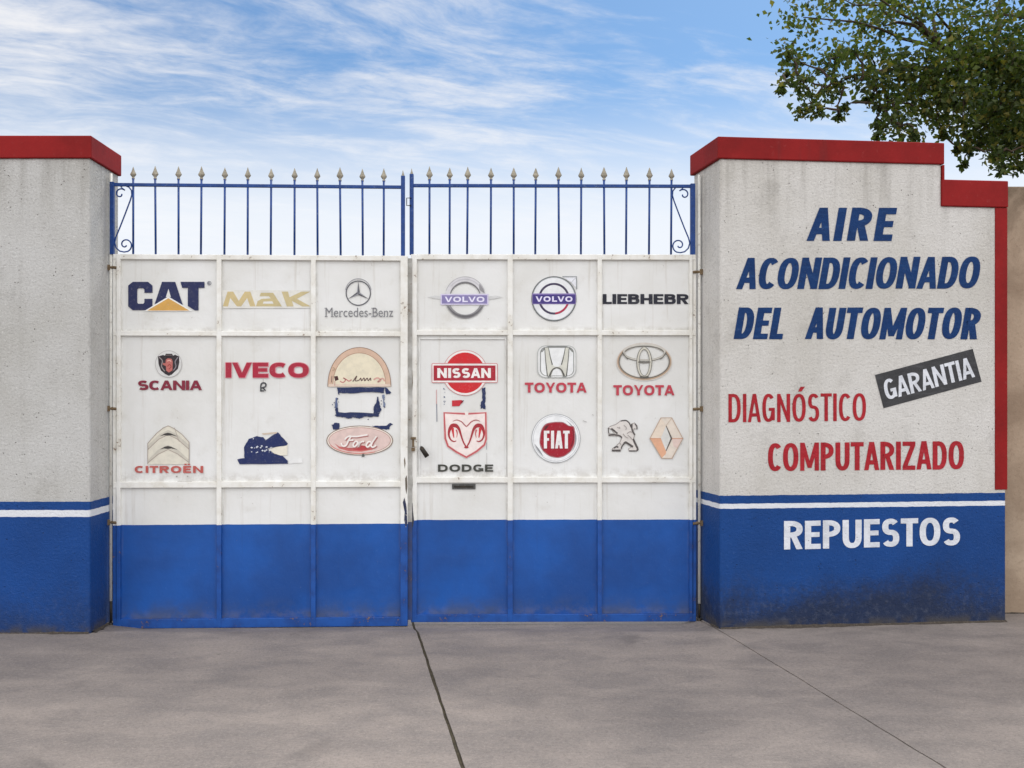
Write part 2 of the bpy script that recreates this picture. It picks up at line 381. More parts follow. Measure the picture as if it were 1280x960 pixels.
        band(ell(cx, y1-r1, (cx-x0)*.96, r1, 32, 180, 18)+ell(cx, y1-r1, (cx-x0)*.96, r1, 180, 262, 9)[1:]+ell(cx, y0+r2, cx-x0, r2, 82, 0, 9)+ell(cx, y0+r2, cx-x0, r2, 0, -150, 18)[1:])
    return out

_txt = {}
def text_geo(body, off, shear):
    k = (body, off, shear)
    if k not in _txt:
        c = bpy.data.curves.new('txt', 'FONT'); c.body = body; c.offset = off; c.shear = shear; c.resolution_u = 6
        o = bpy.data.objects.new('txt', c); COL.objects.link(o)
        dg = bpy.context.evaluated_depsgraph_get(); me = bpy.data.meshes.new_from_object(o.evaluated_get(dg))
        vs = [(v.co.x, v.co.y) for v in me.vertices]; fs = [tuple(p_.vertices) for p_ in me.polygons]
        bpy.data.objects.remove(o); bpy.data.meshes.remove(me); bpy.data.curves.remove(c)
        x0, x1 = min(v[0] for v in vs), max(v[0] for v in vs); y0, y1 = min(v[1] for v in vs), max(v[1] for v in vs)
        _txt[k] = ([((x-x0)/(x1-x0), (y-y0)/(y1-y0)) for x, y in vs], fs)
    return _txt[k]

class Art:
    """flat painted or stuck-on artwork; outlines are given in photograph pixels and laid onto a plane"""
    def __init__(s, plane, d): s.pl = plane; s.d = d; s.k = 0; s.mb = MB(); s.mats = []
    def mi(s, m):
        if m not in s.mats: s.mats.append(m)
        return s.mats.index(m)
    def put(s, pts, faces, m):
        s.k += 1; d = s.d-.00022*s.k
        vs = []
        for x, y in pts:
            u, v = s.pl.loc(x, y, s.d); vs.append((u, d, v))
        s.mb.add(vs, faces, s.mi(m))
    def poly(s, pts, m):
        a = sum(pts[i][0]*pts[(i+1) % len(pts)][1]-pts[(i+1) % len(pts)][0]*pts[i][1] for i in range(len(pts)))
        pts = pts if a < 0 else pts[::-1]
        # triangulate through a small bmesh so that concave outlines fill properly
        bm = bmesh.new(); bv = [bm.verts.new((x, y, 0)) for x, y in pts]; f = bm.faces.new(bv); f.normal_update()
        bmesh.ops.triangulate(bm, faces=[f], ngon_method='EAR_CLIP'); bm.verts.index_update()
        P = [(v.co.x, v.co.y) for v in bm.verts]; Fs = [tuple(v.index for v in q.verts) for q in bm.faces]; bm.free()
        s.put(P, Fs, m)
    def arc(s, cx, cy, rx, ry, w, m, a0=0, a1=360, n=48, w1=None):
        P = []; Fs = []
        for i in range(n+1):
            q = i/n; a = radians(a0+(a1-a0)*q); ww = w if w1 is None else w1+(w-w1)*sin(pi*q)
            P += [(cx+(rx-ww)*cos(a), cy-(ry-ww)*sin(a)), (cx+rx*cos(a), cy-ry*sin(a))]
            if i: Fs.append((2*i-2, 2*i-1, 2*i+1, 2*i))
        s.put(P, Fs, m)
    def disk(s, cx, cy, rx, ry, m, a0=0, a1=360, n=44):
        s.poly([(cx+rx*cos(radians(a0+(a1-a0)*i/n)), cy-ry*sin(radians(a0+(a1-a0)*i/n))) for i in range(n+(a1-a0 != 360))], m)
    def stroke(s, pts, w, m, smooth=True, closed=False):
        """brush line; w is one width or one per point"""
        ws = w if isinstance(w, (list, tuple)) else [w]*len(pts)
        P, Wd = [], []
        n = len(pts)
        if smooth and n > 2:
            rng = n if closed else n-1
            g = lambda i: pts[i % n] if closed else pts[max(0, min(n-1, i))]
            gw = lambda i: ws[i % n] if closed else ws[max(0, min(n-1, i))]
            for i in range(rng):
                for k in range(5):
                    q = k/5; a, b, c, e = g(i-1), g(i), g(i+1), g(i+2)
                    P.append(tuple(.5*(2*b[j]+(c[j]-a[j])*q+(2*a[j]-5*b[j]+4*c[j]-e[j])*q*q+(3*b[j]-a[j]-3*c[j]+e[j])*q**3) for j in (0, 1)))
                    Wd.append(gw(i)*(1-q)+gw(i+1)*q)
            if closed: P.append(P[0]); Wd.append(Wd[0])
            else: P.append(pts[-1]); Wd.append(ws[-1])
        else:
            P, Wd = list(pts), list(ws)
            if closed: P.append(P[0]); Wd.append(Wd[0])
        V, Fs = [], []
        for i, (x, y) in enumerate(P):
            a = P[max(0, i-1)]; b = P[min(len(P)-1, i+1)]
            if closed and i in (0, len(P)-1): a, b = P[-2], P[1]
            dx, dy = b[0]-a[0], b[1]-a[1]; L = sqrt(dx*dx+dy*dy) or 1
            nx, ny = -dy/L*Wd[i]/2, dx/L*Wd[i]/2
            V += [(x+nx, y+ny), (x-nx, y-ny)]
            if i: Fs.append((2*i-2, 2*i-1, 2*i+1, 2*i))
        s.put(V, Fs, m)
    def text(s, body, quad, m, off=.02, shear=0.0):
        """quad: x0, y0, x1, y1 or the four corners top left, top right, bottom right, bottom left"""
        if not isinstance(quad[0], (tuple, list)):
            x0, y0, x1, y1 = quad; quad = [(x0, y0), (x1, y0), (x1, y1), (x0, y1)]
        TL, TR, BR, BL = quad; vs, fs = text_geo(body, off, shear); P = []
        for a, b in vs:
            P.append(tuple((BL[j]*(1-a)+BR[j]*a)*(1-b)+(TL[j]*(1-a)+TR[j]*a)*b for j in (0, 1)))
        s.put(P, fs, m)
    def block(s, body, quad, m, tv, th, gap, shear=0.0, jit=0.0):
        """block capitals filling the quad; stroke widths and gap in photograph pixels"""
        if not isinstance(quad[0], (tuple, list)):
            x0, y0, x1, y1 = quad; quad = [(x0, y0), (x1, y0), (x1, y1), (x0, y1)]
        TL, TR, BR, BL = quad
        Wd = (sqrt((TR[0]-TL[0])**2+(TR[1]-TL[1])**2)+sqrt((BR[0]-BL[0])**2+(BR[1]-BL[1])**2))/2
        H = (sqrt((TL[0]-BL[0])**2+(TL[1]-BL[1])**2)+sqrt((TR[0]-BR[0])**2+(TR[1]-BR[1])**2))/2
        sym = {'Ó': 'O', 'Ë': 'E'}; open_ = 'AVTYL'
        gaps = []
        for a, b in zip(body, body[1:]): gaps.append(gap*(1-.45*((a in open_)+(b in 'AVTY'))*.8))
        fixed = sum(gaps)+tv*body.count('I'); free = Wd-shear*H-fixed
        unit = free/sum(GW[sym.get(c, c)] for c in body if c != 'I')
        x = 0.0; s.k += 1
        for i, ch in enumerate(body):
            b_ = sym.get(ch, ch); w = tv if ch == 'I' else GW[b_]*unit
            pcs = glyph(b_, w, H, tv, th)
            if ch == 'Ó': pcs.append([(w*.42, H*1.08), (w*.42+tv*.95, H*1.08), (w*.42+tv*2.0, H*1.25), (w*.42+tv*.7, H*1.25)])
            if ch == 'Ë': pcs += [[(w*c-tv*.42, H*1.12), (w*c+tv*.42, H*1.12), (w*c+tv*.42, H*1.32), (w*c-tv*.42, H*1.32)] for c in (.3, .72)]
            dy = random.uniform(-jit, jit)
            for j, pc in enumerate(pcs):
                if pc[0] == 'band':
                    _, L, R, cl = pc; n = len(L); P = L+R
                    Fs = [(q, (q+1) % n, n+(q+1) % n, n+q) for q in range(n if cl else n-1)]
                else:
                    bm = bmesh.new(); bv = [bm.verts.new((px_, py_, 0)) for px_, py_ in pc]; f = bm.faces.new(bv); f.normal_update()
                    bmesh.ops.triangulate(bm, faces=[f], ngon_method='EAR_CLIP'); bm.verts.index_update()
                    P = [(v.co.x, v.co.y) for v in bm.verts]; Fs = [tuple(v.index for v in q.verts) for q in bm.faces]; bm.free()
                d = s.d-.00022*s.k-.00005*j; vs = []
                for gx, gy in P:
                    a, bb = (x+gx+shear*gy)/Wd, (gy+dy)/H
                    qx, qy = ((BL[q]*(1-a)+BR[q]*a)*(1-bb)+(TL[q]*(1-a)+TR[q]*a)*bb for q in (0, 1))
                    u, v = s.pl.loc(qx, qy, s.d); vs.append((u, d, v))
                s.mb.add(vs, Fs, s.mi(m))
            x += w+(gaps[i] if i < len(gaps) else 0)
    def build(s, name, parent, label=None):
        return s.mb.build(name, s.mats, parent, label=label)

# ------------------------------------------------------------------ ground
def gz(x, y):
    """the drive dips a little towards the foot of the gate, between the pillars"""
    q = max(0, min(1, (5.66-y)/.30)); e = max(0, min(1, (abs(x+.6)-1.62)/.16))
    return -.004+.036*max(q*q*(3-2*q), e)
dirt = simple('packed_soil', (96, 84, 70), .95, var=.35, scale=6)
g = MB(); g.add([(-300, -300, -.06), (300, -300, -.06), (300, 300, -.06), (-300, 300, -.06)], [(0, 1, 2, 3)])
go = g.build('ground', dirt); go['kind'] = 'structure'
conc = concrete('worn_concrete')
JD = (-.179, 1.0)                                  # the joints run a little askew to the camera
def jx(x_at, y_at, y, seed):
    base = x_at+(y-y_at)*JD[0]
    return base+.0045*(mnoise.noise(Vector((y*2.1, seed, 0)))+.6*mnoise.noise(Vector((y*9.0, seed, 3))))
J1, J2 = (-.556, 5.54), (1.178, 5.42)
ys = [-8+i*.5 for i in range(16)]+[i*.05 for i in range(0, 131)]
def slab(left, right):
    mb = MB(); n = 49; vs = []
    for y in ys:
        a, b = left(y), right(y)
        for k in range(n):
            vs.append((a+(b-a)*k/(n-1), y, gz(a+(b-a)*k/(n-1), y)))
    R = len(ys)
    fs = [(i*n+k, i*n+k+1, (i+1)*n+k+1, (i+1)*n+k) for i in range(R-1) for k in range(n-1)]
    o = len(vs)
    for y in ys: vs += [(left(y), y, gz(left(y), y)-.05), (right(y), y, gz(right(y), y)-.05)]
    for i in range(R-1):
        fs += [(i*n, (i+1)*n, o+2*i+2, o+2*i), (i*n+n-1, o+2*i+1, o+2*i+3, (i+1)*n+n-1)]
    mb.add(vs, fs); q = mb.build('pavement', conc); q['kind'] = 'structure'
W1, W2 = .0072, .004
slab(lambda y: -9.0, lambda y: jx(*J1, y, 1)-W1)
slab(lambda y: jx(*J1, y, 2)+W1, lambda y: jx(*J2, y, 5)-W2)
slab(lambda y: jx(*J2, y, 5.3)+W2, lambda y: 9.0)
def joint_fill(J, w, seed, m, depth):
    mb = MB(); yy = [i*.03 for i in range(0, 215)]; vs = []
    for y in yy:
        c = jx(*J, y, seed)
        for k, e in enumerate((-w, 0, w)):
            vs.append((c+e, y, gz(c, y)-depth+.004*mnoise.noise(Vector((y*14, k*3, seed)))+(.002 if k == 1 else 0)))
    mb.add(vs, [(i*3+k, i*3+k+1, i*3+k+4, i*3+k+3) for i in range(len(yy)-1) for k in (0, 1)])
    o = mb.build('joint_soil', m); o['kind'] = 'structure'
joint_fill(J1, .03, 1.5, simple('mossy_joint', (74, 66, 50), .95, var=.5, scale=30, alt=(84, 88, 52), altamt=.7), .008)
joint_fill(J2, .02, 5.1, simple('brown_joint', (124, 112, 103), .95, var=.4, scale=30), .006)

# ------------------------------------------------------------------ walls
red = trim_red('red_trim_paint', (142, 26, 26))
# left pillar wall
LY = 5.36
pm_l = wall_paint('left_wall_paint', .768, .721, .683, (196, 195, 192), (18, 70, 140), .45)
LP = Plane(-2.356, LY, 0, LY)
wl = empty('boundary_wall', (-2.356, LY, 0), LP.a, 'off-white plastered wall with blue base and red cap at left of the gate, bare of lettering', 'wall')
b = MB()
zt = 2.688
b.prism([(-3.2, 0, -.05), (0, 0, -.05), (0, 0, zt), (-3.2, 0, zt)], [(-3.2, .42, -.05), (-.012, .42, -.05), (-.012, .42, zt), (-3.2, .42, zt)])
b.build('wall_body', pm_l, wl, .012)
c = MB(); c.prism([(-3.2, -.012, zt-.004), (.012, -.012, zt-.004), (.012, -.012, 2.81), (-3.2, -.012, 2.81)],
                  [(-3.2, .435, zt-.004), (.0, .435, zt-.004), (.0, .435, 2.81), (-3.2, .435, 2.81)])
c.build('cap', red, wl, .006)

# right lettered wall
RP = Plane(1.185, 5.47, 2.93, 5.65)
pm_r = wall_paint('right_wall_paint', .790, .743, .715, (212, 209, 204), (18, 70, 138), .85)
wr = empty('lettered_wall', (1.185, 5.47, 0), RP.a, 'stepped off-white wall with painted blue and red lettering, red trim and stained blue base', 'wall')
uS = RP.loc(1177, 300)[0]; uE = RP.loc(1257.5, 500)[0]
zU, zL = 2.714, 2.47
fr = [(0, -.05), (uE, -.05), (uE, zL), (uS, zL), (uS, zU), (0, zU)]
b = MB(); b.prism([(u, 0, z) for u, z in fr], [(u if u > 0 else -.03, .415, z) for u, z in fr])
b.build('wall_body', pm_r, wr, .012)
c = MB(); c.prism([(-.016, -.012, zU-.004), (uS+.012, -.012, zU-.004), (uS+.012, -.012, 2.835), (-.016, -.012, 2.835)],
                  [(-.05, .43, zU-.004), (uS+.012, .43, zU-.004), (uS+.012, .43, 2.835), (-.05, .43, 2.835)])
c.build('cap', red, wr, .006)
c = MB(); c.box(uS+.002, uS+.016, -.006, .42, 2.61, zU-.006); c.build('step_trim', red, wr, .003)
c = MB(); c.box(uS-.003, uE+.008, -.012, .43, zL-.004, 2.622); c.build('lower_cap', red, wr, .006)
c = MB(); c.box(RP.loc(1243.5, 400)[0], uE+.006, -.006, .40, RP.loc(1250, 612)[1], zL-.006); c.build('edge_band', red, wr, .003)

navy = wall_letter('navy_lettering', (10, 52, 104), .4)
redl = wall_letter('red_lettering', (168, 34, 44), .4)
whitel = wall_letter('white_lettering', (222, 225, 232), .4)
greyl = wall_letter('charcoal_sign_paint', (66, 66, 68), .3)
def words(body, quad, m, tv, th, gap, shear=0.0, label=None, parent=None, d=-.002):
    a = Art(RP, d); a.block(body, quad, m, tv, th, gap, shear, .25); return a.build('lettering', parent or wr, label)
words('AIRE', (1008, 259.5, 1121.5, 301), navy, 10.4, 8.2, 6.5, .17, 'dark blue slanted word AIRE')
words('ACONDICIONADO', [(920, 322.5), (1228, 320.5), (1228, 360.5), (920, 361.5)], navy, 8.6, 6.7, 1.8, .17, 'dark blue slanted word ACONDICIONADO')
words('DEL', (917, 384.5, 984.5, 424), navy, 8.8, 6.9, 2.4, .17, 'dark blue slanted word DEL')
words('AUTOMOTOR', (1006, 384.5, 1228, 424), navy, 8.8, 6.9, 2.0, .17, 'dark blue slanted word AUTOMOTOR')
words('DIAGNÓSTICO', [(910.5, 492.5), (1082.5, 491.5), (1082.5, 526), (910.5, 528)], redl, 4.4, 4.0, 2.8, 0, 'narrow red word DIAGNÓSTICO')
words('COMPUTARIZADO', [(960, 554), (1205, 551), (1205, 586.5), (960, 589)], redl, 6.1, 5.4, 2.2, 0, 'bold red word COMPUTARIZADO')
words('REPUESTOS', [(980, 651.5), (1200, 646.5), (1200, 681.5), (980, 687)], whitel, 7.8, 6.4, 2.8, 0, 'white word REPUESTOS on the blue base')
a = Art(RP, -.002); a.poly([(1093.6, 468.7), (1215.9, 436), (1227, 477), (1104.5, 510.3)], greyl)
gs = a.build('painted_sign', wr, 'tilted charcoal rectangle reading GARANTIA')
q = [(1103, 475.5), (1213.5, 446), (1219, 471), (1108, 500.5)]
words('GARANTIA', q, whitel, 4.3, 4.0, 1.6, 0, None, gs, -.0032)

# tan neighbour wall
m, t = new_mat('tan_render')
co = t.n('ShaderNodeTexCoord').outputs['Object']; s = t.n('ShaderNodeSeparateXYZ', {0: co})
h, pit, f1, f2 = plaster_bits(t, co)
big = t.noise(co, 2.2, 6, .65, .4)
c = t.mix(t.ramp(big, .3, .7), lin(184, 164, 142), lin(152, 132, 112))
c = t.mix(t.math('MULTIPLY', t.ramp(f1, .5, .75), .4), c, lin(128, 110, 92))
c = t.mix(t.math('MULTIPLY', t.ramp(s.outputs[2], 2.25, 2.62), t.ramp(big, .3, .6, .3, .9)), c, lin(88, 74, 58))
finish(t, c, .85, bump=h, bstr=.5, bdist=.006, spec=.25)
TP = Plane(2.90, 5.86, 7, 5.86)
b = MB(); b.box(2.86, 9.0, 5.86, 6.06, -.05, 2.64)
tw = b.build('neighbour_wall', m, None, .01); tw['label'] = 'plain tan rendered wall at the far right edge beyond the lettered wall'; tw['category'] = 'wall'

def dirt_line(pts, seed, wmax):
    """grit swept up against the foot of a wall, of uneven width"""
    mb = MB(); P = []; 
    for (xa, ya), (xb, yb) in zip(pts, pts[1:]):
        L = sqrt((xb-xa)**2+(yb-ya)**2); n = max(2, int(L/.02)); nx, ny = (yb-ya)/L, -(xb-xa)/L
        vs = []
        for i in range(n+1):
            q = i/n; x, y = xa+(xb-xa)*q, ya+(yb-ya)*q
            w = wmax*max(.12, .45+1.1*mnoise.noise(Vector((x*2.3, y*2.3, seed)))+.55*mnoise.noise(Vector((x*17, y*17, seed+5))))
            z = gz(x+nx*w, y+ny*w)
            vs += [(x, y, gz(x, y)+.004+w*.28), (x+nx*w*.45, y+ny*w*.45, z+.003+w*.10), (x+nx*w, y+ny*w, z+.0005)]
        mb.add(vs, [(3*i+k, 3*i+3+k, 3*i+4+k, 3*i+1+k) for i in range(n) for k in (0, 1)], 0, True)
    o = mb.build('dirt', grit_m); o['kind'] = 'stuff'
grit_m = simple('swept_grit', (78, 70, 62), .95, var=.5, scale=60, alt=(116, 106, 94), altamt=.8)
ca, sa = cos(RP.a), sin(RP.a)
dirt_line([(-5.4, LY), (-2.36, LY)], 1.0, .030)
dirt_line([(-2.354, LY+.02), (-2.364, 5.62)], 2.0, .026)
dirt_line([(1.185-.02*ca, 5.62), (1.183, 5.485)], 3.0, .026)
dirt_line([(1.187, 5.470), (1.185+uE*ca, 5.47+uE*sa)], 4.0, .034)
dirt_line([(2.95, 5.86), (5.5, 5.86)], 6.0, .03)

# ------------------------------------------------------------------ gate
GL = Plane(-2.338, 5.60, (512-640)/F*5.67, 5.67)
GR = Plane((513.5-640)/F*5.705, 5.705, (872-640)/F*5.725, 5.725)
blue_metal = simple('blue_bar_paint', (18, 66, 138), .45, var=.3, scale=25, alt=(92, 112, 150), altamt=.5)
spear_metal = simple('bare_finial_metal', (168, 160, 142), .55, .25, var=.4, scale=40, alt=(110, 92, 70), altamt=.5)
dark_metal = simple('dark_iron', (58, 54, 48), .55, .4, var=.4, scale=40, alt=(112, 84, 60), altamt=.5)
rust = simple('rusty_iron', (128, 108, 82), .8, .1, var=.4, scale=40, alt=(96, 66, 44), altamt=.8)
grey_slot = simple('grey_slot_metal', (96, 96, 94), .5, .3, var=.4, scale=60, alt=(170, 168, 160), altamt=.6)
pole_paint = simple('pole_paint', (222, 220, 212), .5, var=.12, scale=14, alt=(120, 98, 74), altamt=.45)

def gate(plane, zsplit, label, xs, mull, rows, pickets, posts, scroll_pts, rail_x, inner_side):
    root = empty('gate_leaf', (plane.x, plane.y, 0), plane.a, label, 'gate', 'steel gate leaves')
    fp = frame_paint('gate_frame_paint', zsplit); pp = gate_paint('gate_panel_paint', zsplit)
    U = lambda x, y=500, d=0: plane.loc(x, y, d)[0]
    V = lambda y, x=None, d=0: plane.loc(x if x is not None else (xs[0]+xs[-1])/2, y, d)[1]
    xl, xr = xs
    (t0, t1), (m0, m1), (l0, l1), (b0, b1) = rows
    y0, y1 = 0.0, .038
    f = MB()
    for x0, x1, d0 in mull: f.box(U(x0), U(x1), y0+d0, y1, V(b1)+.001, V(t0)-.001)
    for k, (a0, a1) in enumerate(rows): f.box(U(xl)+.002, U(xr)-.002, y0+.0025, y1-.002, V(a1), V(a0))
    f.build('frame', fp, root, .0025)
    vert = [mm for mm in mull if mm[2] == 0.0]
    edges = sorted([(mm[0], mm[1]) for mm in vert])
    cols = [(edges[i][1], edges[i+1][0]) for i in range(len(edges)-1)]
    rr = [(t1, m0), (m1, l0), (l1, b0)]
    for ca, cb in cols:
        for ra, rb in rr:
            p_ = MB(); n, mm_ = 8, 8
            u0, u1, v0, v1 = U(ca)-.006, U(cb)+.006, V(rb)-.006, V(ra)+.006
            sd_ = random.random()*50; vs = []
            for i in range(n+1):
                for j in range(mm_+1):
                    e = sin(pi*i/n)*sin(pi*j/mm_)
                    vs.append((u0+(u1-u0)*i/n, 0.020+e*.0042*mnoise.noise(Vector((i*.5, j*.5, sd_))), v0+(v1-v0)*j/mm_))
            fs = [(i*(mm_+1)+j, (i+1)*(mm_+1)+j, (i+1)*(mm_+1)+j+1, i*(mm_+1)+j+1) for i in range(n) for j in range(mm_)]
            p_.add(vs, fs, 0, True)
            p_.add([(x, .0255, z) for x, y, z in vs], [tuple(reversed(q)) for q in fs], 0, True)
            p_.build('panel', pp, root)
    # top rail, pickets with spearheads, corner posts, scroll
    zr0, zr1 = V(233.6), V(229.6); zb = V(t0)-.002
    tr = MB(); tr.box(U(rail_x[0]), U(rail_x[1]), .010, .026, zr0, zr1); tr.build('top_rail', blue_metal, root, .002)
    for x in pickets:
        u = U(x, 300, .018); lean = random.uniform(-.004, .004)
        pk = MB(); pk.tube([(u+lean, .018, zb), (u, .018, zr1+.028)], .0064, 8); po = pk.build('picket', blue_metal, root)
        sh = MB(); z0 = zr1+.02
        prof = [(.0072, z0), (.0090, z0+.006), (.0090, z0+.012), (.0062, z0+.015), (.012, z0+.022), (.0190, z0+.031), (.0180, z0+.036), (.0105, z0+.052), (.0050, z0+.068), (.0012, z0+.080)]
        q_ = random.uniform(.93, 1.06); prof = [(r_*q_, z0+(z_-z0)*random.uniform(.97, 1.03)*q_) for r_, z_ in prof]
        sh.lathe(sorted(prof, key=lambda e_: e_[1]), u, .018, 10, 0, .55); sh.build('spearhead', spear_metal, po)
    for x0, x1, tip in posts:
        q = MB(); zt_ = V(217.5) if tip else V(228.5)
        q.box(U(x0), U(x1), .004, .004+U(x1)-U(x0), zb, zt_)
        po = q.build('gate_post', blue_metal, root, .002)
        if tip:
            r_ = (U(x1)-U(x0))/2; h_ = MB()
            h_.lathe([(r_*1.0, zt_-.012), (r_*.8, zt_+.002), (r_*.45, zt_+.014), (.0012, zt_+.034)], (U(x0)+U(x1))/2, .004+r_, 8)
            h_.build('spearhead', spear_metal, po)
    sc = MB(); path = []
    for x, y in scroll_pts:
        u, v = plane.loc(x, y, .018); path.append((u, .018, v))
    sc.tube(path, .0042, 7); sc.build('scroll', blue_metal, root)
    return root, pp

def spiral(cx, cy, r0, r1, a0, a1, n=22):
    return [(cx+(r0+(r1-r0)*i/n)*cos(radians(a0+(a1-a0)*i/n)), cy-(r0+(r1-r0)*i/n)*sin(radians(a0+(a1-a0)*i/n))) for i in range(n+1)]
# S of two curls: small coil at the post, over the top, down to the far side, under, small coil at the picket
s_left = spiral(150.5, 242.5, 1.5, 7.2, 0, -320, 22)+[(151, 233.6), (156, 231.9), (161, 233.8), (164.3, 238), (164.8, 243.5), (163, 250), (157, 266), (150, 284), (144.6, 297), (143.2, 303), (145, 309.5), (149.5, 313.8), (155, 315)]+\
         spiral(156.6, 305.8, 9.0, 1.5, -70, 330, 24)
mx = lambda pts, a: [(a-x, y) for x, y in pts]
s_right = [(1005.6-x if False else 1005.4-x, y+.8) for x, y in s_left]

gl, pp_l = gate(GL, .603, 'left gate leaf, white over blue steel, with gold letters and worn oval badge', (140.5, 509.5),
    [(140.5, 144.5, .006), (145.2, 150.2, 0.0), (270.5, 276.5, 0.0), (388.5, 394.5, 0.0), (500.5, 509.5, 0.0)],
    [(318.5, 324.8), (414, 420), (602, 609.5), (773, 784.5)],
    [166.6, 194, 223.2, 251.9, 281.1, 309.8, 339, 368.3, 396.6, 425, 453, 479.8],
    [(136.6, 141.6, False), (501, 506, True)], s_left, (137, 505), 'r')
gr, pp_r = gate(GR, .620, 'right gate leaf, white over blue steel, with bright red disc badge and dark handle', (513.8, 870.5),
    [(513.8, 521, 0.0), (634.5, 641, 0.0), (747, 752.5, 0.0), (862, 866, 0.0), (866.6, 870.5, .006)],
    [(317.8, 324.4), (412.5, 419), (596.5, 603.5), (768, 777.5)],
    [536.9, 562.2, 584.7, 613.8, 642.2, 669.7, 698.1, 726.6, 755, 783.1, 811.9, 839.4],
    [(511.8, 516.8, True), (863.6, 869.4, False)], s_right, (512, 869), 'l')

# extra ironwork
def at(plane, x, y, d=0.0):
    u, v = plane.loc(x, y, d); return u, v
k = MB()                                                  # inner rim of the panel beside the seam
for x0, x1, ya, yb in ((523.2, 525, 421, 595), (631, 632.6, 421, 595)):
    k.box(at(GR, x0, 500)[0], at(GR, x1, 500)[0], .012, .021, at(GR, 575, yb)[1], at(GR, 575, ya)[1])
k.box(at(GR, 525, 500)[0], at(GR, 631, 500)[0], .0125, .021, at(GR, 575, 424)[1], at(GR, 575, 422.2)[1])
k.build('panel_rim', pp_r, gr, .001)
k = MB(); u0, v0 = at(GR, 526.5, 560, 0); u1, v1 = at(GR, 534.5, 570.5, 0)
k.tube([(u0, .002, v0+.004), (u0+.004, -.022, v0), (u1, -.026, v1)], [.008, .013, .015], 10); k.build('handle', dark_metal, gr)
k = MB(); u0, v0 = at(GR, 517, 548); k.box(u0-.016, u0+.014, -.012, .0, v0-.006, v0+.008); k.box(u0-.008, u0+.004, -.008, .0, v0-.05, v0-.007)
k.box(u0-.012, u0+.008, -.010, 0, v0-.075, v0-.055); k.build('latch', rust, gr, .002)
k = MB(); u0, v0 = at(GR, 565, 611.4, .02); u1, v1 = at(GR, 594.4, 604.8, .02); 
k.box(u0, u1, .012, .021, v0, v1); mo = k.build('mail_slot', grey_slot, gr, .002, 'small grey metal slot under the lettering')
k2 = MB(); k2.box(u0+.012, u1-.012, .0105, .0118, v0+.009, v1-.010); k2.build('slot_opening', dark_metal, mo)
k = MB(); u0, v0 = at(GR, 511.6, 247.6); u1, v1 = at(GR, 508.4, 257)
k.tube([(u0+.012, -.002, v0), (u1, -.002, v0), (u1, -.002, v1), (u0+.012, -.002, v1)], .003, 6); k.build('latch_loop', dark_metal, gr)
k = MB(); u0 = at(GL, 510.2, 500)[0]; k.box(u0-.012, u0+.0215, .0275, .0325, .03, at(GL, 510, 322)[1]); k.build('stop_strip', frame_paint('seam_paint', .612, .62), gl)
chip = simple('chipped_dark_paint', (44, 52, 84), .7, var=.5, scale=30, alt=(196, 190, 180), altamt=.8)
# old coats of paint showing where the seam has chipped
a = Art(GL, -.001); a.poly([(503.5, 628), (505.5, 622), (507.6, 630), (508.8, 641), (509.2, 654), (507.4, 660), (505.2, 650), (505.8, 640)], chip); a.build('paint_chip', gl)
a = Art(GL, -.001); a.poly([(506.4, 598), (508.4, 594), (509.2, 608), (508, 618), (506.8, 611)], decal((96, 86, 74), .4)); a.build('paint_chip', gl)
a = Art(GL, -.001); a.poly([(504.9, 575), (506, 571), (507, 579), (505.8, 586)], decal((120, 106, 88), .4)); a.build('paint_chip', gl)
a = Art(GR, -.001); a.poly([(514, 634), (515.6, 628), (516.4, 640), (517.5, 650), (516, 660), (514.2, 655)], decal((58, 60, 70), .4)); a.build('paint_chip', gr)
a = Art(GR, -.001); a.poly([(514.2, 470), (515.4, 462), (516.2, 478), (515, 492)], decal((132, 120, 104), .4)); a.build('paint_chip', gr)
a = Art(GR, -.001); a.poly([(514.2, 392), (515, 386), (515.6, 402), (514.6, 410)], decal((150, 138, 120), .4)); a.build('paint_chip', gr)
a = Art(GR, -.001); a.poly([(513.9, 600), (515, 590), (515.8, 606), (514.6, 618)], decal((92, 78, 62), .4)); a.build('paint_chip', gr)

# hinge poles beside the pillars
def pole(name, x, Y, ztop, zwhite, label, bx, by, side):
    X = (x-640)/F*Y; r = empty(name, (X, Y, 0), 0, label, 'post', 'hinge posts at the gate sides')
    k = MB(); k.tube([(0, 0, zwhite), (0, 0, ztop)], .0088, 12); k.build('pole', pole_paint, r)
    k = MB(); k.tube([(0, 0, .03), (0, 0, zwhite)], .0070, 10); k.lathe([(.014, -.006), (.014, .03), (.009, .034)], 0, 0, 10); k.build('pivot', dark_metal, r)
    for zz_ in by:
        k = MB(); k.tube([(side*.034, 0, zz_), (-side*.012, -.004, zz_), (-side*.040, -.010, zz_-.002)], [.007, .0095, .008], 8); k.box(min(0, side*.022), max(0, side*.022), -.010, .012, zz_-.016, zz_+.016)
        k.build('hinge', rust, r, .002)
    return r
pole('hinge_post', 138.6, 5.615, 2.66, .16, 'slim pale steel hinge pole between the plain left pillar and the gate', 0, (1.285, 2.11, .62), -1)
pole('hinge_post', 874.2, 5.735, 2.68, .12, 'slim pale steel hinge pole between the gate and the lettered wall', 0, (1.282, 2.10, .60), 1)

# ------------------------------------------------------------------ badges on the gate
PD = .0166
def L_(root, plane): return Art(plane, PD)
def badge(root, plane, label, draw, letter=None):
    a = Art(plane, PD); draw(a); e = a.build('logo', root, label)
    if letter:
        b_ = Art(plane, PD-.00022*(a.k+1)); letter(b_); b_.build('lettering', e)
def lettering(root, plane, label, draw):
    a = Art(plane, PD); draw(a); a.build('lettering', root, label)
D = decal
pan = D((226, 225, 220), 0.0); pale = D((238, 237, 233), 0.05)

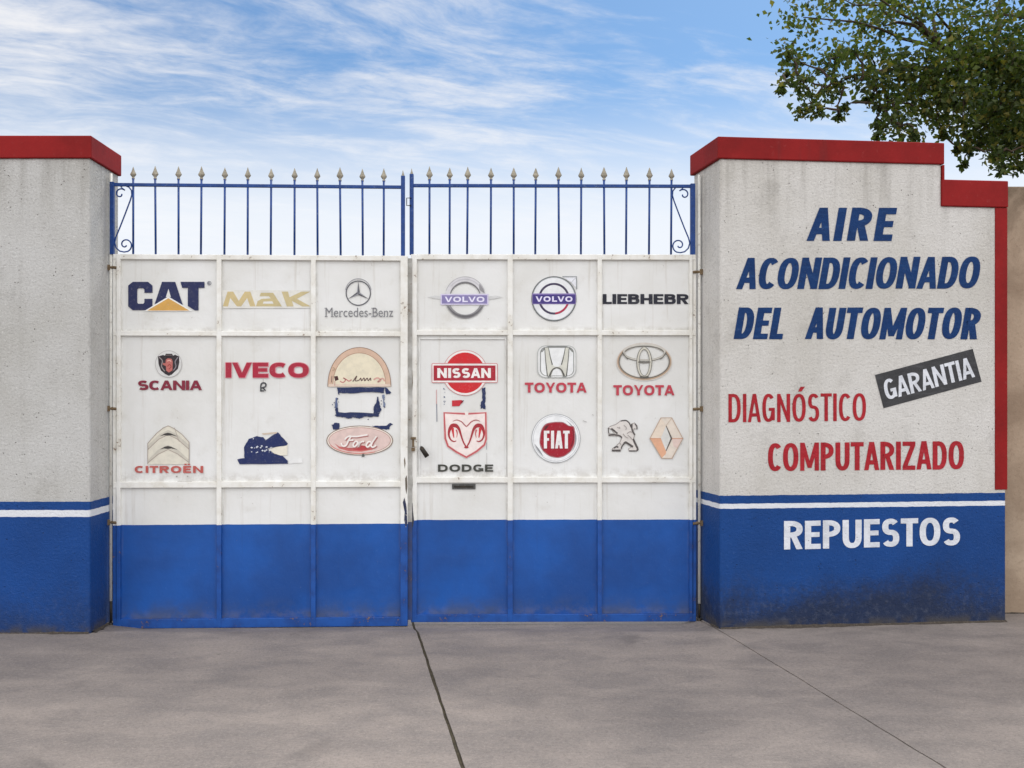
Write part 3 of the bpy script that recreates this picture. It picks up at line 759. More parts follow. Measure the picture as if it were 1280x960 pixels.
# CAT
def f_(a):
    n = D((28, 36, 82)); 
    a.poly([(166, 352.3), (185, 352.3), (190.6, 357), (190.6, 366), (180.5, 366), (180.5, 361.5), (179, 360.2), (173, 360.2), (171.5, 361.7), (171.5, 378.2), (173, 379.7), (179, 379.7), (180.5, 378), (180.5, 373.5), (190.6, 373.5), (190.6, 383), (185, 387.7), (166, 387.7), (160.2, 383), (160.2, 357)], n)
    a.poly([(193.2, 380.5), (202.5, 352.3), (219, 352.3), (228.6, 381.5), (211, 372.8)], n)
    a.poly([(210.6, 361), (213.6, 371.4), (207.4, 371.4)], pan)
    a.poly([(225.6, 352.3), (255.6, 352.3), (255.6, 359.8), (248.2, 359.8), (248.2, 388), (243.5, 388), (234.8, 382.5), (234.8, 359.8), (227.8, 359.8)], n)
    a.poly([(210.5, 370.6), (241, 389), (180, 389)], pale)
    a.poly([(210.5, 372.8), (237, 388.3), (184, 388.3)], D((216, 166, 84)))
    g_ = D((110, 112, 124)); a.arc(261.6, 354, 2.6, 2.6, .7, g_); a.text('R', (260.4, 352.6, 262.9, 355.6), g_, .02)
badge(gl, GL, 'dark blue block letters over a yellow triangle', f_)
# MaK
def f_(a):
    g_ = D((208, 188, 138), .3)
    a.poly([(277.5, 362.8), (388.6, 362.8), (389, 385), (278, 385.5)], D((228, 226, 218), .1))
    a.poly([(278.5, 383), (284.5, 364.5), (291.5, 364.5), (298.5, 376), (306, 364.5), (313, 364.5), (319.5, 383), (312.5, 383), (309, 372.5), (301.5, 383), (296, 383), (287.8, 372.5), (285, 383)], g_)
    h_ = D((200, 184, 138), .3)
    a.poly([(320, 383), (322, 376.5), (327, 373.6), (338.4, 373), (336, 370.3), (324.5, 370.3), (326, 366), (341.5, 366), (352.5, 383)], h_)
    a.poly([(328.5, 379.6), (329.6, 377), (340.4, 376.6), (342, 379.6)], pan)
    a.poly([(352, 364.5), (360, 364.5), (362, 371.5), (377, 364.5), (388, 364.5), (371, 373.5), (388.5, 383), (378, 383), (365, 376.2), (367, 383), (358.6, 383)], D((204, 188, 142), .3))
lettering(gl, GL, 'pale gold wide letters MAK', f_)
# three-pointed star
def f_(a):
    d_ = D((92, 92, 98), .15); l_ = D((150, 150, 156), .2); cx, cy = 447.9, 366.4
    a.arc(cx, cy-1, 16.6, 17.4, .8, l_, 10, 170); a.arc(cx, cy, 15.8, 15.8, 1.3, d_)
    for an in (90, 210, 330):
        r = radians(an); tip = (cx+14.8*cos(r), cy-14.8*sin(r)); q1 = radians(an+60); q2 = radians(an-60)
        a.poly([tip, (cx+2.0*cos(q1), cy-2.0*sin(q1)), (cx, cy)], l_); a.poly([tip, (cx, cy), (cx+2.0*cos(q2), cy-2.0*sin(q2))], D((70, 70, 76), .1))
def g_(a):
    m_ = D((122, 122, 126), .2); a.text('Mercedes-Benz', (407, 384.6, 491.5, 396), m_, -.004)
    for x0, x1, y in ((406, 409.4, 395.7), (413.6, 417.2, 395.7), (405.6, 408.6, 385.2), (464, 467.4, 385.2), (464, 467.4, 395.7), (423.8, 427, 395.7), (479, 481.2, 395.7), (482.6, 485, 395.7)):
        a.poly([(x0, y-.35), (x1, y-.35), (x1, y+.35), (x0, y+.35)], m_)
badge(gl, GL, 'thin grey three-pointed star in a ring over serif name', f_, g_)
# griffin shield
def f_(a):
    k_ = D((44, 34, 40), .1); r_ = D((192, 108, 100), .1)
    a.disk(210.7, 455, 16.6, 16.8, D((218, 217, 214), .05)); a.arc(210.7, 455, 16.8, 17, .6, D((182, 178, 176), .3))
    a.poly([(197.5, 445.5), (204, 443.6), (206.2, 444.6), (207.4, 442.2), (215, 442.2), (216.4, 444.6), (219, 443.4), (224, 445.6), (224.2, 453), (222.4, 461), (218.4, 464.8), (214.5, 468.4), (211, 469.8), (206.6, 467.6), (201, 463), (198.2, 455)], k_)
    a.stroke([(199, 446.6), (203, 451), (202, 458), (206, 464)], 1.2, D((150, 140, 140), .2))
    a.stroke([(222.6, 446.6), (219, 452), (220, 458), (216.8, 463)], 1.2, D((140, 134, 140), .2))
    a.poly([(207.4, 449.6), (210, 447.8), (214.6, 448.6), (216, 452), (215.6, 463), (211.2, 465.6), (208, 463.4), (207.4, 457.6), (203.2, 455.6), (204, 453.6), (207, 454)], r_)
    a.stroke([(209.4, 458), (212, 455.6), (214, 458.4), (211.2, 461.4)], .9, D((150, 52, 52), .1))
    a.stroke([(209, 451.4), (212, 450.4), (214, 452)], .9, D((228, 190, 176), .1))
    a.poly([(207, 444.8), (208, 443.3), (214.6, 443.3), (215.4, 444.8)], D((96, 84, 84), .2))
def g_(a): a.block('SCANIA', (172.5, 475.6, 252.4, 487.6), D((132, 30, 54), .2), 4.2, 2.8, .9)
badge(gl, GL, 'dark shield with a red griffin over red letters', f_, g_)
# IVECO
def f_(a): 
    a.block('IVECO', (281.4, 452.7, 386.6, 472.7), D((218, 150, 158), .3), 8.4, 6.0, .4); a.block('IVECO', (282.2, 453.4, 385.8, 472), D((172, 32, 58), .15), 7.0, 4.6, 1.6)
lettering(gl, GL, 'wide bold red letters', f_)
def f_(a):
    k_ = D((60, 62, 66), .5); a.stroke([(326, 489), (326.6, 480), (331.4, 479), (332, 483), (327, 485)], 1.8, k_); a.stroke([(329, 485), (332, 488.5)], 1.6, k_); a.stroke([(329, 474), (329, 478)], .5, D((150, 146, 140), .3)); a.stroke([(325, 488.6), (330, 488.6)], 1.6, k_)
a = Art(GL, PD); f_(a); a.build('residue', gl, 'small smudged grey sticker remnant')
# torn dome sticker with navy remnants
def f_(a):
    cx, by = 449.2, 483.4
    dome = lambda rx, ry, y_: [(cx+rx*cos(pi*i/40)**1, y_-ry*sin(pi*i/40)**.92) for i in range(41)]
    a.poly(dome(39.8, 49.4, by), D((140, 108, 88), .25)); a.poly(dome(39, 48.6, by), D((214, 182, 158), .2)); a.poly(dome(33.4, 41.6, by-1), D((176, 138, 116), .25)); a.poly(dome(32.6, 40.8, by-1), D((232, 222, 196), .12))
    a.poly([(411, 480), (488, 480), (488.6, 483.2), (410, 483.4)], D((226, 206, 188), .3))
    k_ = D((92, 62, 58), .3); r_ = D((196, 120, 118), .35)
    a.poly([(417.6, 470.6), (422, 469.8), (423.4, 474.6), (419, 476.4)], D((74, 40, 40), .3))
    a.stroke([(425, 476.6), (429, 478), (432, 474.6), (429, 472.4), (433, 474.4), (436, 476.4), (439.6, 474.6)], 1.3, r_)
    a.stroke([(441, 477), (446, 470), (444, 476), (449, 475), (451, 472.6), (452, 476), (455, 472.4), (456, 476), (459, 472.6), (460.4, 475.8), (463, 472.6), (463.6, 476)], 1.1, k_)
    a.stroke([(467, 474.6), (472, 472.4), (476, 475.2), (472, 477.6), (478, 473), (481, 476.6)], 1.8, D((216, 164, 152), .3))
    a.stroke([(415, 470), (414.4, 478)], .7, k_); a.stroke([(418.6, 476), (418.6, 482)], .7, r_)
    a.stroke([(416, 459), (419, 461.4), (415.4, 463)], 1.0, D((186, 158, 128), .3))
badge(gl, GL, 'faded cream half-round sticker with scribbled script', f_)
nv = D((26, 42, 88), .4)
def ragged(pts, amp=.6, n=4):
    out = []
    for i, (x, y) in enumerate(pts):
        x2, y2 = pts[(i+1) % len(pts)]
        for k_ in range(n):
            q_ = k_/n; out.append((x+(x2-x)*q_+random.uniform(-amp, amp)*(k_ > 0), y+(y2-y)*q_+random.uniform(-amp, amp)*(k_ > 0)))
    return out
def scraps(root, plane, name, draw):
    """every torn bit is a part of its own"""
    class One:
        def poly(s_, pts, m): a = Art(plane, PD if name != 'paint_chip' else -.001); a.poly(pts, m); a.build(name, root)
        def stroke(s_, *q): a = Art(plane, PD); a.stroke(*q); a.build(name, root)
    draw(One())
def f_(a):
    a.poly(ragged([(421, 484.4), (480.6, 484.4), (480, 491.2), (465, 490), (438, 491.8), (424.4, 491), (423.6, 494)], .5, 6), nv)
    a.poly(ragged([(480.6, 484.4), (483, 484.6), (489, 490.6), (487.6, 492.8), (482.4, 492.6)], .5), nv)
    a.poly(ragged([(471.2, 495.6), (473, 496), (474.6, 506), (477, 512.6), (474.6, 515.8), (466.6, 516.8), (467.4, 508), (470, 504)], .5), nv)
    a.poly(ragged([(419, 511), (421.6, 509), (423.6, 515.2), (466, 516.6), (474.4, 516.4), (473, 521), (455, 520.8), (449, 523.4), (442, 521.6), (436, 523.6), (431, 521.8), (420.6, 521)], .6, 6), nv)
    a.poly(ragged([(419.4, 498), (421, 496.4), (422.2, 508), (421, 511.4), (418.6, 510)], .4), D((92, 106, 142), .4))
    a.poly(ragged([(477.4, 494), (481, 493.4), (480.4, 500), (481.6, 507), (478.6, 509), (479, 501)], .5), D((120, 132, 160), .4))
    a.poly(ragged([(414, 531), (419.4, 528.4), (424.2, 528.8), (424, 536.6), (416.6, 537)], .6), nv)
    a.poly(ragged([(464.6, 532.2), (474, 532.4), (483, 532), (488, 528.6), (491, 530.6), (487.6, 533), (486.6, 536.8), (478, 536.6), (472, 534.6)], .5), nv)
    for i in range(14):
        x, y = random.choice([(random.uniform(415, 424), random.uniform(498, 520)), (random.uniform(474, 482), random.uniform(494, 512)), (random.uniform(430, 474), random.uniform(519, 525))])
        r_ = random.uniform(.3, 1.0); a.poly([(x-r_, y), (x, y-r_*1.3), (x+r_, y), (x, y+r_)], nv)
scraps(gl, GL, 'sticker_scrap', f_)
# blue oval script
def f_(a):
    cx, cy = 449.6, 550.6
    a.disk(cx, cy, 41.6, 18.6, D((132, 108, 92), .2)); a.disk(cx, cy, 40.6, 17.7, D((236, 226, 214), .1)); a.disk(cx, cy, 39.0, 16.4, D((186, 142, 130), .25)); a.disk(cx, cy, 38.2, 15.7, D((226, 200, 192), .12))
    a.poly([(418, 554), (424, 558), (436, 560), (452, 559), (462, 556), (468, 558.6), (466, 562), (452, 564.6), (436, 564), (424, 560.6)], D((202, 110, 106), .3))
    a.poly([(432, 560.4), (446, 560.6), (452, 556.6), (460, 558), (463, 561.6), (450, 563)], D((182, 66, 70), .3))
    a.arc(cx, cy, 39.4, 16.8, 1.2, D((210, 130, 122), .3), 200, 300)
    S1 = [[(426.6, 553.6), (428.4, 557.4), (432.6, 556.6), (436, 550), (438.6, 545), (434, 546.4), (431, 549.6)], [(437, 545.4), (446, 545.6), (452, 544.6), (459.6, 543.4)], [(434.6, 550.6), (442, 550)],
          [(444, 551.6), (441.6, 555.4), (442.6, 558.4), (446, 556), (447, 552.4), (444.2, 551.4)], [(449.4, 552), (448, 558.4), (450, 553.6), (453.6, 551.6), (455, 552.6)],
          [(464, 552.4), (460.6, 552.2), (457.8, 556.4), (459.6, 558.6), (463.4, 555.4), (470.6, 545.4)], [(466, 551.6), (464, 557), (466.4, 558.8), (470.4, 556.4)]]
    for P in S1: a.stroke([(x+.9, y+1.0) for x, y in P], 2.6, D((182, 116, 112), .2))
    for P in S1: a.stroke(P, 2.0, D((246, 238, 232), .1))
    a.poly(ragged([(452.4, 567.6), (455.4, 567.4), (455.8, 571), (452, 571.4)], .4), D((96, 98, 96), .3))
badge(gl, GL, 'worn pale oval with white script on faded red', f_)
# double chevron
def f_(a):
    a.poly([(210.2, 532), (217, 535), (226, 541.6), (236.4, 552.5), (236.6, 580.4), (184.7, 580.6), (184.7, 554), (194, 543.4), (204, 535)], D((226, 220, 204), .1))
    b_ = D((172, 158, 146), .25); k_ = D((64, 60, 58), .2); w_ = D((206, 200, 186), .2)
    for dy in (0, 18.4):
        a.poly([(184.8, 557+dy), (198, 543.6+dy), (210.2, 537.4+dy), (222.4, 543.6+dy), (236.4, 556.4+dy), (236.4, 561.6+dy*.9), (222, 548.6+dy), (210.2, 543.4+dy), (198.4, 548.6+dy), (184.8, 562+dy*.9)], w_)
        a.stroke([(184.8, 562+dy*.9), (198.4, 549+dy), (210.2, 543.4+dy), (222, 549+dy), (236.4, 561.6+dy*.9)], .9, b_, False)
        a.poly([(199.6, 545.4+dy*.9), (206, 541.8+dy*.9), (210, 540.8+dy*.9), (214, 541.8+dy*.9), (222, 545.6+dy*.9), (214.6, 544+dy*.9), (210, 544.6+dy*.9), (205, 544+dy*.9)], k_)
    a.stroke([(184.8, 580), (184.8, 554), (196, 541.4), (204, 535), (210.2, 532.2), (217, 535.2), (227, 542.4), (236.4, 552.6), (236.4, 580)], .8, b_, False)
    a.stroke([(218, 534.4), (224, 552)], .5, b_)
    a.stroke([(222, 602), (240, 602)], .8, D((140, 134, 126), .4)); a.disk(221, 595.6, 1, .8, D((160, 154, 146), .3)); a.disk(234.6, 595.4, .8, .7, D((160, 154, 146), .3))
def g_(a): a.block('CITROËN', (168.4, 582.4, 254, 591.2), D((190, 92, 84), .35), 3.4, 2.1, 2.4)
badge(gl, GL, 'faded grey double chevron over faint red letters', f_, g_)
# navy remnant
def f_(a):
    c_ = lambda L: [(x/4.92+140, y/4.92+500) for x, y in L]
    a.poly(ragged(c_([(1085, 362), (1170, 358), (1172, 385), (1085, 392)]), .4), D((240, 240, 238), .2))
    a.poly(c_([(920, 205), (1015, 196), (1010, 206), (930, 214)]), D((214, 196, 176), .4))
    a.poly(ragged(c_([(770, 365), (815, 358), (812, 290), (840, 240), (890, 222), (930, 228), (945, 248), (980, 222), (1020, 198), (1050, 232), (1082, 268), (1075, 280), (1010, 288), (955, 300), (1000, 332), (1045, 340), (1082, 375), (1082, 392), (785, 395)]), .35), D((24, 40, 92), .3))
    a.poly(ragged(c_([(962, 302), (1010, 290), (1080, 278), (1080, 338), (1040, 342), (1000, 330)]), .4), D((236, 230, 214), .15))
    for i in range(26):
        x, y = random.uniform(858, 990), random.uniform(282, 325); r_ = random.uniform(2, 8)
        a.poly(c_([(x-r_, y), (x, y-r_*.8), (x+r_*1.2, y), (x, y+r_*.8)]), D((212, 216, 226), .2))
    a.disk(145+172, 500+238/4.92, .8, .7, D((212, 216, 226), .2))
a = Art(GL, PD); f_(a); a.build('residue', gl, 'torn dark blue sticker remnant shaped like a cap')

# silver ring with lavender bar
def f_(a):
    cx, cy = 581.5, 372.2
    lt = D((214, 212, 214), .12); md = D((176, 174, 176), .2); dk = D((118, 116, 118), .12)
    for sx_ in (-1, 1): a.poly([(cx+sx_*28, 370.6), (cx+sx_*38, 369.4), (cx+sx_*47, 371.4), (cx+sx_*38, 373.2), (cx+sx_*28, 374.8)], D((212, 212, 210), .2))
    a.arc(cx, cy, 25.6, 26.4, 6.2, lt, 12, 168); a.arc(cx, cy, 25.8, 26.6, .7, md, 20, 160)
    a.arc(cx, cy-.6, 22.8, 23, 1.0, D((196, 194, 198), .2), 40, 140)
    a.arc(cx, cy, 19.8, 20.2, 2.2, dk, 16, 164, w1=1.0); a.arc(cx, cy, 25, 25, 4.4, D((150, 148, 150), .2), 14, 44, w1=.6)
    a.arc(cx, cy, 25.2, 26, 4.8, D((142, 140, 142), .12), 198, 342); a.arc(cx, cy, 23.9, 24.9, 2.6, D((102, 100, 102), .12), 205, 335, w1=.5)
    a.poly([(550.8, 367.4), (610.6, 367.4), (610.6, 381), (550.8, 381)], D((216, 208, 232), .15)); a.poly([(552.3, 369), (609, 369), (609, 379.6), (552.3, 379.6)], D((136, 126, 176), .2))
def g_(a): a.block('VOLVO', (556, 370.8, 605.6, 377.6), D((232, 228, 246), .1), 2.3, 1.6, 1.6)
badge(gr, GR, 'silver grey ring crossed by a lavender name bar', f_, g_)
# ring with purple bar and arrow corner
def f_(a):
    cx, cy = 692.4, 373.4; dk = D((98, 102, 104), .2)
    a.disk(cx, cy, 28.2, 28.2, D((236, 237, 238), .05))
    a.arc(cx, cy, 28.2, 28.2, 1.7, dk); a.arc(cx, cy, 27, 27, .8, D((174, 178, 178), .3)); a.arc(cx, cy, 19.6, 19.8, 2.6, D((62, 52, 82), .12)); a.arc(cx, cy, 19.4, 19.6, 2.4, D((178, 42, 72), .12), 275, 350)
    a.stroke([(703, 345.8), (720.8, 345.8), (720.8, 361.6)], 1.1, D((142, 146, 150), .3), False)
    a.poly([(704.6, 347), (719.8, 347), (719.8, 360), (714.6, 353.4)], D((234, 235, 240), .1)); a.stroke([(714, 353), (719.6, 347.2)], .5, D((180, 182, 186), .3))
    a.poly([(665.4, 366.8), (719.6, 366.8), (719.6, 380.2), (665.4, 380.2)], D((150, 132, 188), .2)); a.poly([(666, 368.2), (719, 368.2), (719, 379.6), (666, 379.6)], D((66, 52, 126), .12))
def g_(a): a.block('VOLVO', (669.6, 370.4, 715.6, 377.2), D((228, 222, 246), .1), 2.2, 1.6, 1.8)
badge(gr, GR, 'grey ring with arrow corner and purple name bar', f_, g_)
def f_(a): a.block('LIEBHEBR', (753.4, 367.6, 860.6, 380), D((26, 28, 44), .15), 4.8, 2.7, 1.2)
lettering(gr, GR, 'wide heavy black letters', f_)
# red disc with bar
def f_(a):
    cx, cy = 581.3, 466; o_ = D((226, 176, 172), .2); w_ = D((240, 234, 230), .1)
    a.disk(cx, cy, 28.4, 28.6, D((206, 130, 128), .25)); a.disk(cx, cy, 27.7, 27.9, w_); a.disk(cx, cy, 25, 25.4, D((208, 34, 42), .12))
    a.poly([(540.4, 454), (621.2, 454), (622, 455), (622, 477.6), (621.2, 478.6), (540.4, 478.6), (539.6, 477.6), (539.6, 455)], D((206, 120, 122), .2)); a.poly([(540.4, 454.8), (621.2, 454.8), (621.2, 477.8), (540.4, 477.8)], w_)
    a.poly([(542, 456.8), (619.4, 456.8), (619.4, 475.8), (542, 475.8)], D((172, 30, 50), .12))
def g_(a): a.block('NISSAN', (546.6, 460.2, 613.6, 472.4), D((242, 236, 232), .06), 3.7, 2.8, 1.5)
badge(gr, GR, 'bright red disc crossed by a red name bar', f_, g_)
def f_(a):
    a.poly(ragged([(602.4, 485), (606.8, 484), (607.2, 498), (606, 504), (607, 512), (603.4, 510), (600.8, 511), (601, 503), (603.2, 500)], .6), nv)
    a.poly([(565, 500.6), (577, 500), (579, 502.4), (576, 505), (574.2, 507.6), (565, 507.9)], D((198, 44, 56), .15)); a.poly([(576.4, 501), (580, 500.2), (578, 503.4), (575.4, 505)], D((66, 60, 84), .3))
    a.stroke([(545.6, 487), (545.7, 505)], .8, D((206, 150, 150), .3)); a.stroke([(545.8, 505), (546.2, 527)], .9, D((120, 124, 140), .3))
    for i in range(10):
        x, y = 555.4+random.uniform(-1.2, 1.4), random.uniform(484, 510); r_ = random.uniform(.4, 1.0); a.poly([(x-r_, y), (x, y-r_*1.5), (x+r_, y), (x, y+r_)], D((96, 108, 134), .3))
    a.stroke([(608.6, 553), (608.2, 562)], .7, D((150, 154, 160), .4)); a.stroke([(608.4, 566), (608.4, 594)], .5, D((190, 188, 184), .3))
scraps(gr, GR, 'sticker_scrap', f_)
# ram shield
def f_(a):
    sh = [(555.2, 516), (583, 517.4), (607.2, 516), (607.6, 549), (605.4, 556), (596, 564), (583, 571.6), (570, 564.6), (560, 557.6), (556.6, 548)]
    a.poly(sh, D((246, 232, 226), .08)); rd = D((198, 84, 90), .25); dr = D((170, 44, 54), .2)
    a.stroke(sh, 3.0, D((226, 172, 168), .25), False, True); a.stroke(sh, 1.7, rd, False, True)
    a.poly([(580.6, 514.6), (586, 514.6), (585, 518.8), (581.6, 518.8)], D((246, 236, 230), .05))
    X = lambda P, s_: [(583+s_*(x-583), y) for x, y in P]
    for s_ in (1, -1):
        a.stroke(X([(566, 526.6), (571, 525), (576.6, 527), (580, 530.4), (583, 533.4)], s_), [.6, 1.2, 1.4, 1.4, 1.2], D((176, 96, 96), .2))
        a.stroke(X([(582.6, 558.6), (579, 552), (576, 543), (573.6, 536), (569.6, 532), (565, 532.4), (562, 537), (561, 543), (563, 549), (567, 551.8), (570.4, 551)], s_), [1.6, 1.8, 2.2, 3.2, 4.8, 5.0, 3.6, 2.4, 1.8, 1.6, .8], dr)
        a.stroke(X([(565.6, 535), (566.4, 541), (567.4, 547)], s_), [3.6, 2.2, 1.0], D((206, 46, 54), .12))
        a.stroke(X([(570.4, 537), (571.6, 542), (570.6, 547)], s_), [2.2, 1.2, .5], D((204, 96, 98), .2))
    a.stroke([(580.4, 558.8), (583, 559.6), (585.6, 558.8)], 1.6, dr)
def g_(a): a.block('DODGE', (547.4, 580.6, 616.4, 589.6), D((66, 66, 60), .25), 3.2, 2.1, 2.0)
badge(gr, GR, 'pale shield with a red horned head over dark letters', f_, g_)
# H in rounded square
def f_(a):
    def rr_(x0, y0, x1, y1, r): 
        P = []
        for cx, cy, s0 in ((x1-r, y0+r, 0), (x0+r, y0+r, 90), (x0+r, y1-r, 180), (x1-r, y1-r, 270)):
            P += [(cx+r*cos(radians(s0+i*15)), cy-r*sin(radians(s0+i*15))) for i in range(7)]
        return P
    g1 = D((186, 188, 184), .2); g2 = D((136, 138, 134), .2); w_ = D((238, 239, 238), .05); cr = D((216, 215, 203), .12)
    a.poly(rr_(671.6, 431.8, 720.4, 472.4, 10), g1); a.poly(rr_(672.6, 432.8, 719.4, 471.4, 9.4), D((230, 230, 228), .1)); a.poly(rr_(675, 433.6, 717.6, 470, 8), g2); a.poly(rr_(676.2, 434.8, 716.6, 469.4, 7.4), w_)
    a.stroke([(677, 440), (684, 433.8), (696, 433.2), (709, 433.8), (716, 440)], 1.5, g2)
    Xm = lambda P: [(1392.2-x, y) for x, y in P]
    Lg = [(680.6, 434.6), (685.6, 434.6), (690.4, 456), (693.6, 458.2), (696.1, 458.4), (696.1, 460.6), (691.6, 461.6), (689, 470.2), (684, 470.2), (682, 452)]
    for q_ in (Lg, Xm(Lg)): a.poly(q_, cr)
    for q_ in ([(680.8, 434.6), (682.2, 452), (684.2, 470)], [(685.6, 434.6), (687.6, 445), (690.4, 456)]):
        for z_ in (q_, Xm(q_)): a.stroke(z_, [.7, 1.0, 1.4], D((98, 98, 92), .2))
    a.stroke([(687, 470), (690.6, 462.4), (696.1, 459.6), (701.6, 462.4), (705.2, 470)], [2.4, 1.7, 1.4, 1.7, 2.4], D((92, 90, 84), .2)); a.stroke([(684.4, 470.6), (689, 470.6)], 1.4, g2); a.stroke([(703.4, 470.6), (708, 470.6)], 1.4, g2)
def g_(a): a.block('TOYOTA', (656, 478.2, 733.4, 490.8), D((192, 62, 78), .2), 3.3, 2.8, 1.6)
badge(gr, GR, 'silver letter H in a rounded square over red letters', f_, g_)
# three ovals
def f_(a):
    cx = 805.3; g1 = D((112, 108, 100), .15); g2 = D((176, 170, 158), .2); br = D((184, 156, 130), .25)
    a.arc(cx, 452.2, 35, 24, 2.2, D((214, 206, 196), .2)); a.arc(cx, 452.2, 33.8, 22.8, 3.4, br, 120, 420, w1=1.0); a.arc(cx, 452.2, 32.2, 21.2, 1.4, g1); a.arc(cx, 452.2, 30.9, 20, .6, g2)
    a.arc(cx, 440.8, 27, 10.8, 2.2, D((206, 202, 192), .1)); a.arc(cx, 440.8, 27.2, 11, .8, g1, 180, 360); a.arc(cx, 440.8, 24.8, 8.8, 1.2, g1, 5, 175, w1=.5); a.arc(cx, 440.8, 24.8, 8.8, .5, g2, 180, 360)
    a.arc(cx, 453.2, 9.6, 19.4, 2.8, D((208, 204, 190), .1)); a.arc(cx, 453.2, 9.8, 19.6, .8, g1, 100, 440); a.arc(cx, 453.2, 6.8, 16.6, .6, g1)
    a.stroke([(797.6, 452.6), (805.3, 453.4), (813, 452.6)], 1.5, g1); a.stroke([(800, 470.6), (805.3, 471.6), (810.6, 470.6)], 2.2, D((96, 92, 84), .2))
    a.stroke([(778, 440), (781, 445), (785, 449)], 1.2, g1); a.stroke([(832.6, 440), (829.6, 445), (825.6, 449)], 1.2, g1)
def g_(a): a.block('TOYOTA', (766.6, 481.4, 843, 494.2), D((192, 62, 78), .2), 3.3, 2.8, 1.6)
badge(gr, GR, 'interlocking silver ovals over red letters', f_, g_)
# round red shield badge
def f_(a):
    cx, cy = 695, 548; 
    a.disk(cx, cy, 30.6, 30.8, D((168, 170, 172), .2)); a.disk(cx, cy, 29.8, 30, D((242, 243, 243), .04)); a.arc(cx, cy, 28.6, 28.8, .6, D((196, 198, 200), .2)); a.arc(cx, cy, 27.4, 27.4, 2.4, D((150, 152, 154), .2), 195, 235, w1=.2); a.arc(cx, cy, 25.6, 25.6, 1.6, D((150, 152, 156), .2), -40, 60, w1=.2)
    P = [(676.6, 540), (680, 533), (684.6, 529.6), (695, 528), (704, 528.6), (711, 532.8), (716.6, 533.6), (718, 541), (717.6, 554), (713, 563.6), (705, 569.6), (696.6, 571.6), (687, 569.4), (679, 563), (675.2, 554)]
    a.stroke(P, 1.6, D((170, 120, 124), .2), True, True); a.poly(P, D((162, 20, 42), .1)); a.poly([(680.4, 538), (681, 533.4), (686.6, 530.4), (684, 535)], D((92, 24, 34), .2)); a.stroke([(716, 536), (716.8, 548), (714, 558)], 1.0, D((104, 24, 36), .2))
    a.stroke([(728.6, 525.6), (733.4, 527.6)], .9, D((186, 184, 180), .3)); a.stroke([(740, 518), (742, 519)], .8, D((190, 188, 184), .3))
def g_(a): a.block('FIAT', (679.8, 538.4, 712, 560.6), D((242, 238, 236), .06), 3.9, 3.4, 2.0)
badge(gr, GR, 'round white badge with a crimson centre', f_, g_)
# standing lion
def f_(a):
    c_ = lambda L: [(x/12.19+755, y/12.19+515) for x, y in L]; k_ = D((86, 80, 78), .2); l_ = D((160, 152, 148), .25)
    O = c_([(66, 240), (105, 215), (180, 190), (255, 135), (335, 130), (385, 170), (412, 225), (424, 180), (465, 165), (502, 205), (505, 262), (458, 250), (448, 300), (472, 345), (445, 410), (470, 470), (518, 560), (500, 596), (380, 594), (374, 560), (432, 530), (350, 470), (310, 470), (270, 540), (250, 598), (118, 594), (130, 555), (195, 535), (200, 500), (238, 470), (272, 395), (230, 362), (70, 360), (70, 325), (170, 335), (110, 262)])
    a.poly(O, D((222, 216, 210), .12)); a.stroke(O, 1.0, l_, False, True)
    for P, w_ in (([(255, 137), (335, 130), (385, 170), (415, 235)], 1.6), ([(110, 250), (160, 290), (205, 330)], 2.2), ([(70, 352), (150, 345), (240, 362), (272, 395)], 1.8), ([(424, 180), (425, 250), (440, 300), (470, 350)], 1.9), ([(445, 410), (470, 470), (512, 560), (500, 585)], 2.4), ([(500, 592), (380, 592)], 1.4),
                  ([(300, 485), (330, 462), (380, 490), (440, 530)], 2.4), ([(250, 585), (120, 585)], 2.2), ([(150, 550), (190, 525), (215, 540)], 1.8), ([(262, 560), (275, 520), (305, 480)], 1.5), ([(66, 240), (68, 300), (75, 325)], 1.2), ([(470, 180), (500, 220), (500, 262)], 1.2)):
        a.stroke(c_(P), w_, k_)
    for P in ([(200, 230), (240, 250), (235, 225)], [(300, 200), (340, 240), (330, 270)], [(350, 330), (390, 300), (430, 310)], [(360, 350), (400, 385), (430, 420)], [(290, 330), (320, 370), (370, 400)], [(240, 470), (260, 500)]): a.stroke(c_(P), .8, l_)
badge(gr, GR, 'grey outlined rearing lion', f_)
# diamond
def f_(a):
    c_ = lambda L: [(x/12.19+755, y/12.19+515) for x, y in L]
    ou = c_([(868, 88), (1032, 88), (1200, 404), (1034, 708), (878, 704), (700, 404)])
    a.poly(ou, D((232, 220, 206), .1)); a.poly(c_([(700, 404), (868, 404), (950, 590), (940, 640), (878, 704)]), D((230, 176, 142), .15)); a.poly(c_([(868, 88), (945, 205), (868, 404), (700, 404)]), D((234, 218, 200), .1)); a.poly(c_([(1035, 410), (1200, 410), (1120, 560), (1060, 520)]), D((230, 206, 196), .15))
    a.poly(c_([(945, 208), (1032, 402), (945, 596), (866, 402)]), pan)
    a.stroke(c_([(945, 208), (1028, 402), (945, 590)]), [1.0, 2.2, 1.0], D((96, 88, 82), .15), False); a.stroke(ou, 1.2, D((196, 172, 152), .25), False, True)
    for P in ([(700, 404), (866, 404)], [(1035, 404), (1200, 404)]): a.stroke(c_(P), .8, D((212, 150, 116), .2), False)
    a.stroke(c_([(1032, 90), (945, 208)]), .6, D((206, 186, 166), .2), False)
badge(gr, GR, 'cream and salmon diamond outline', f_)

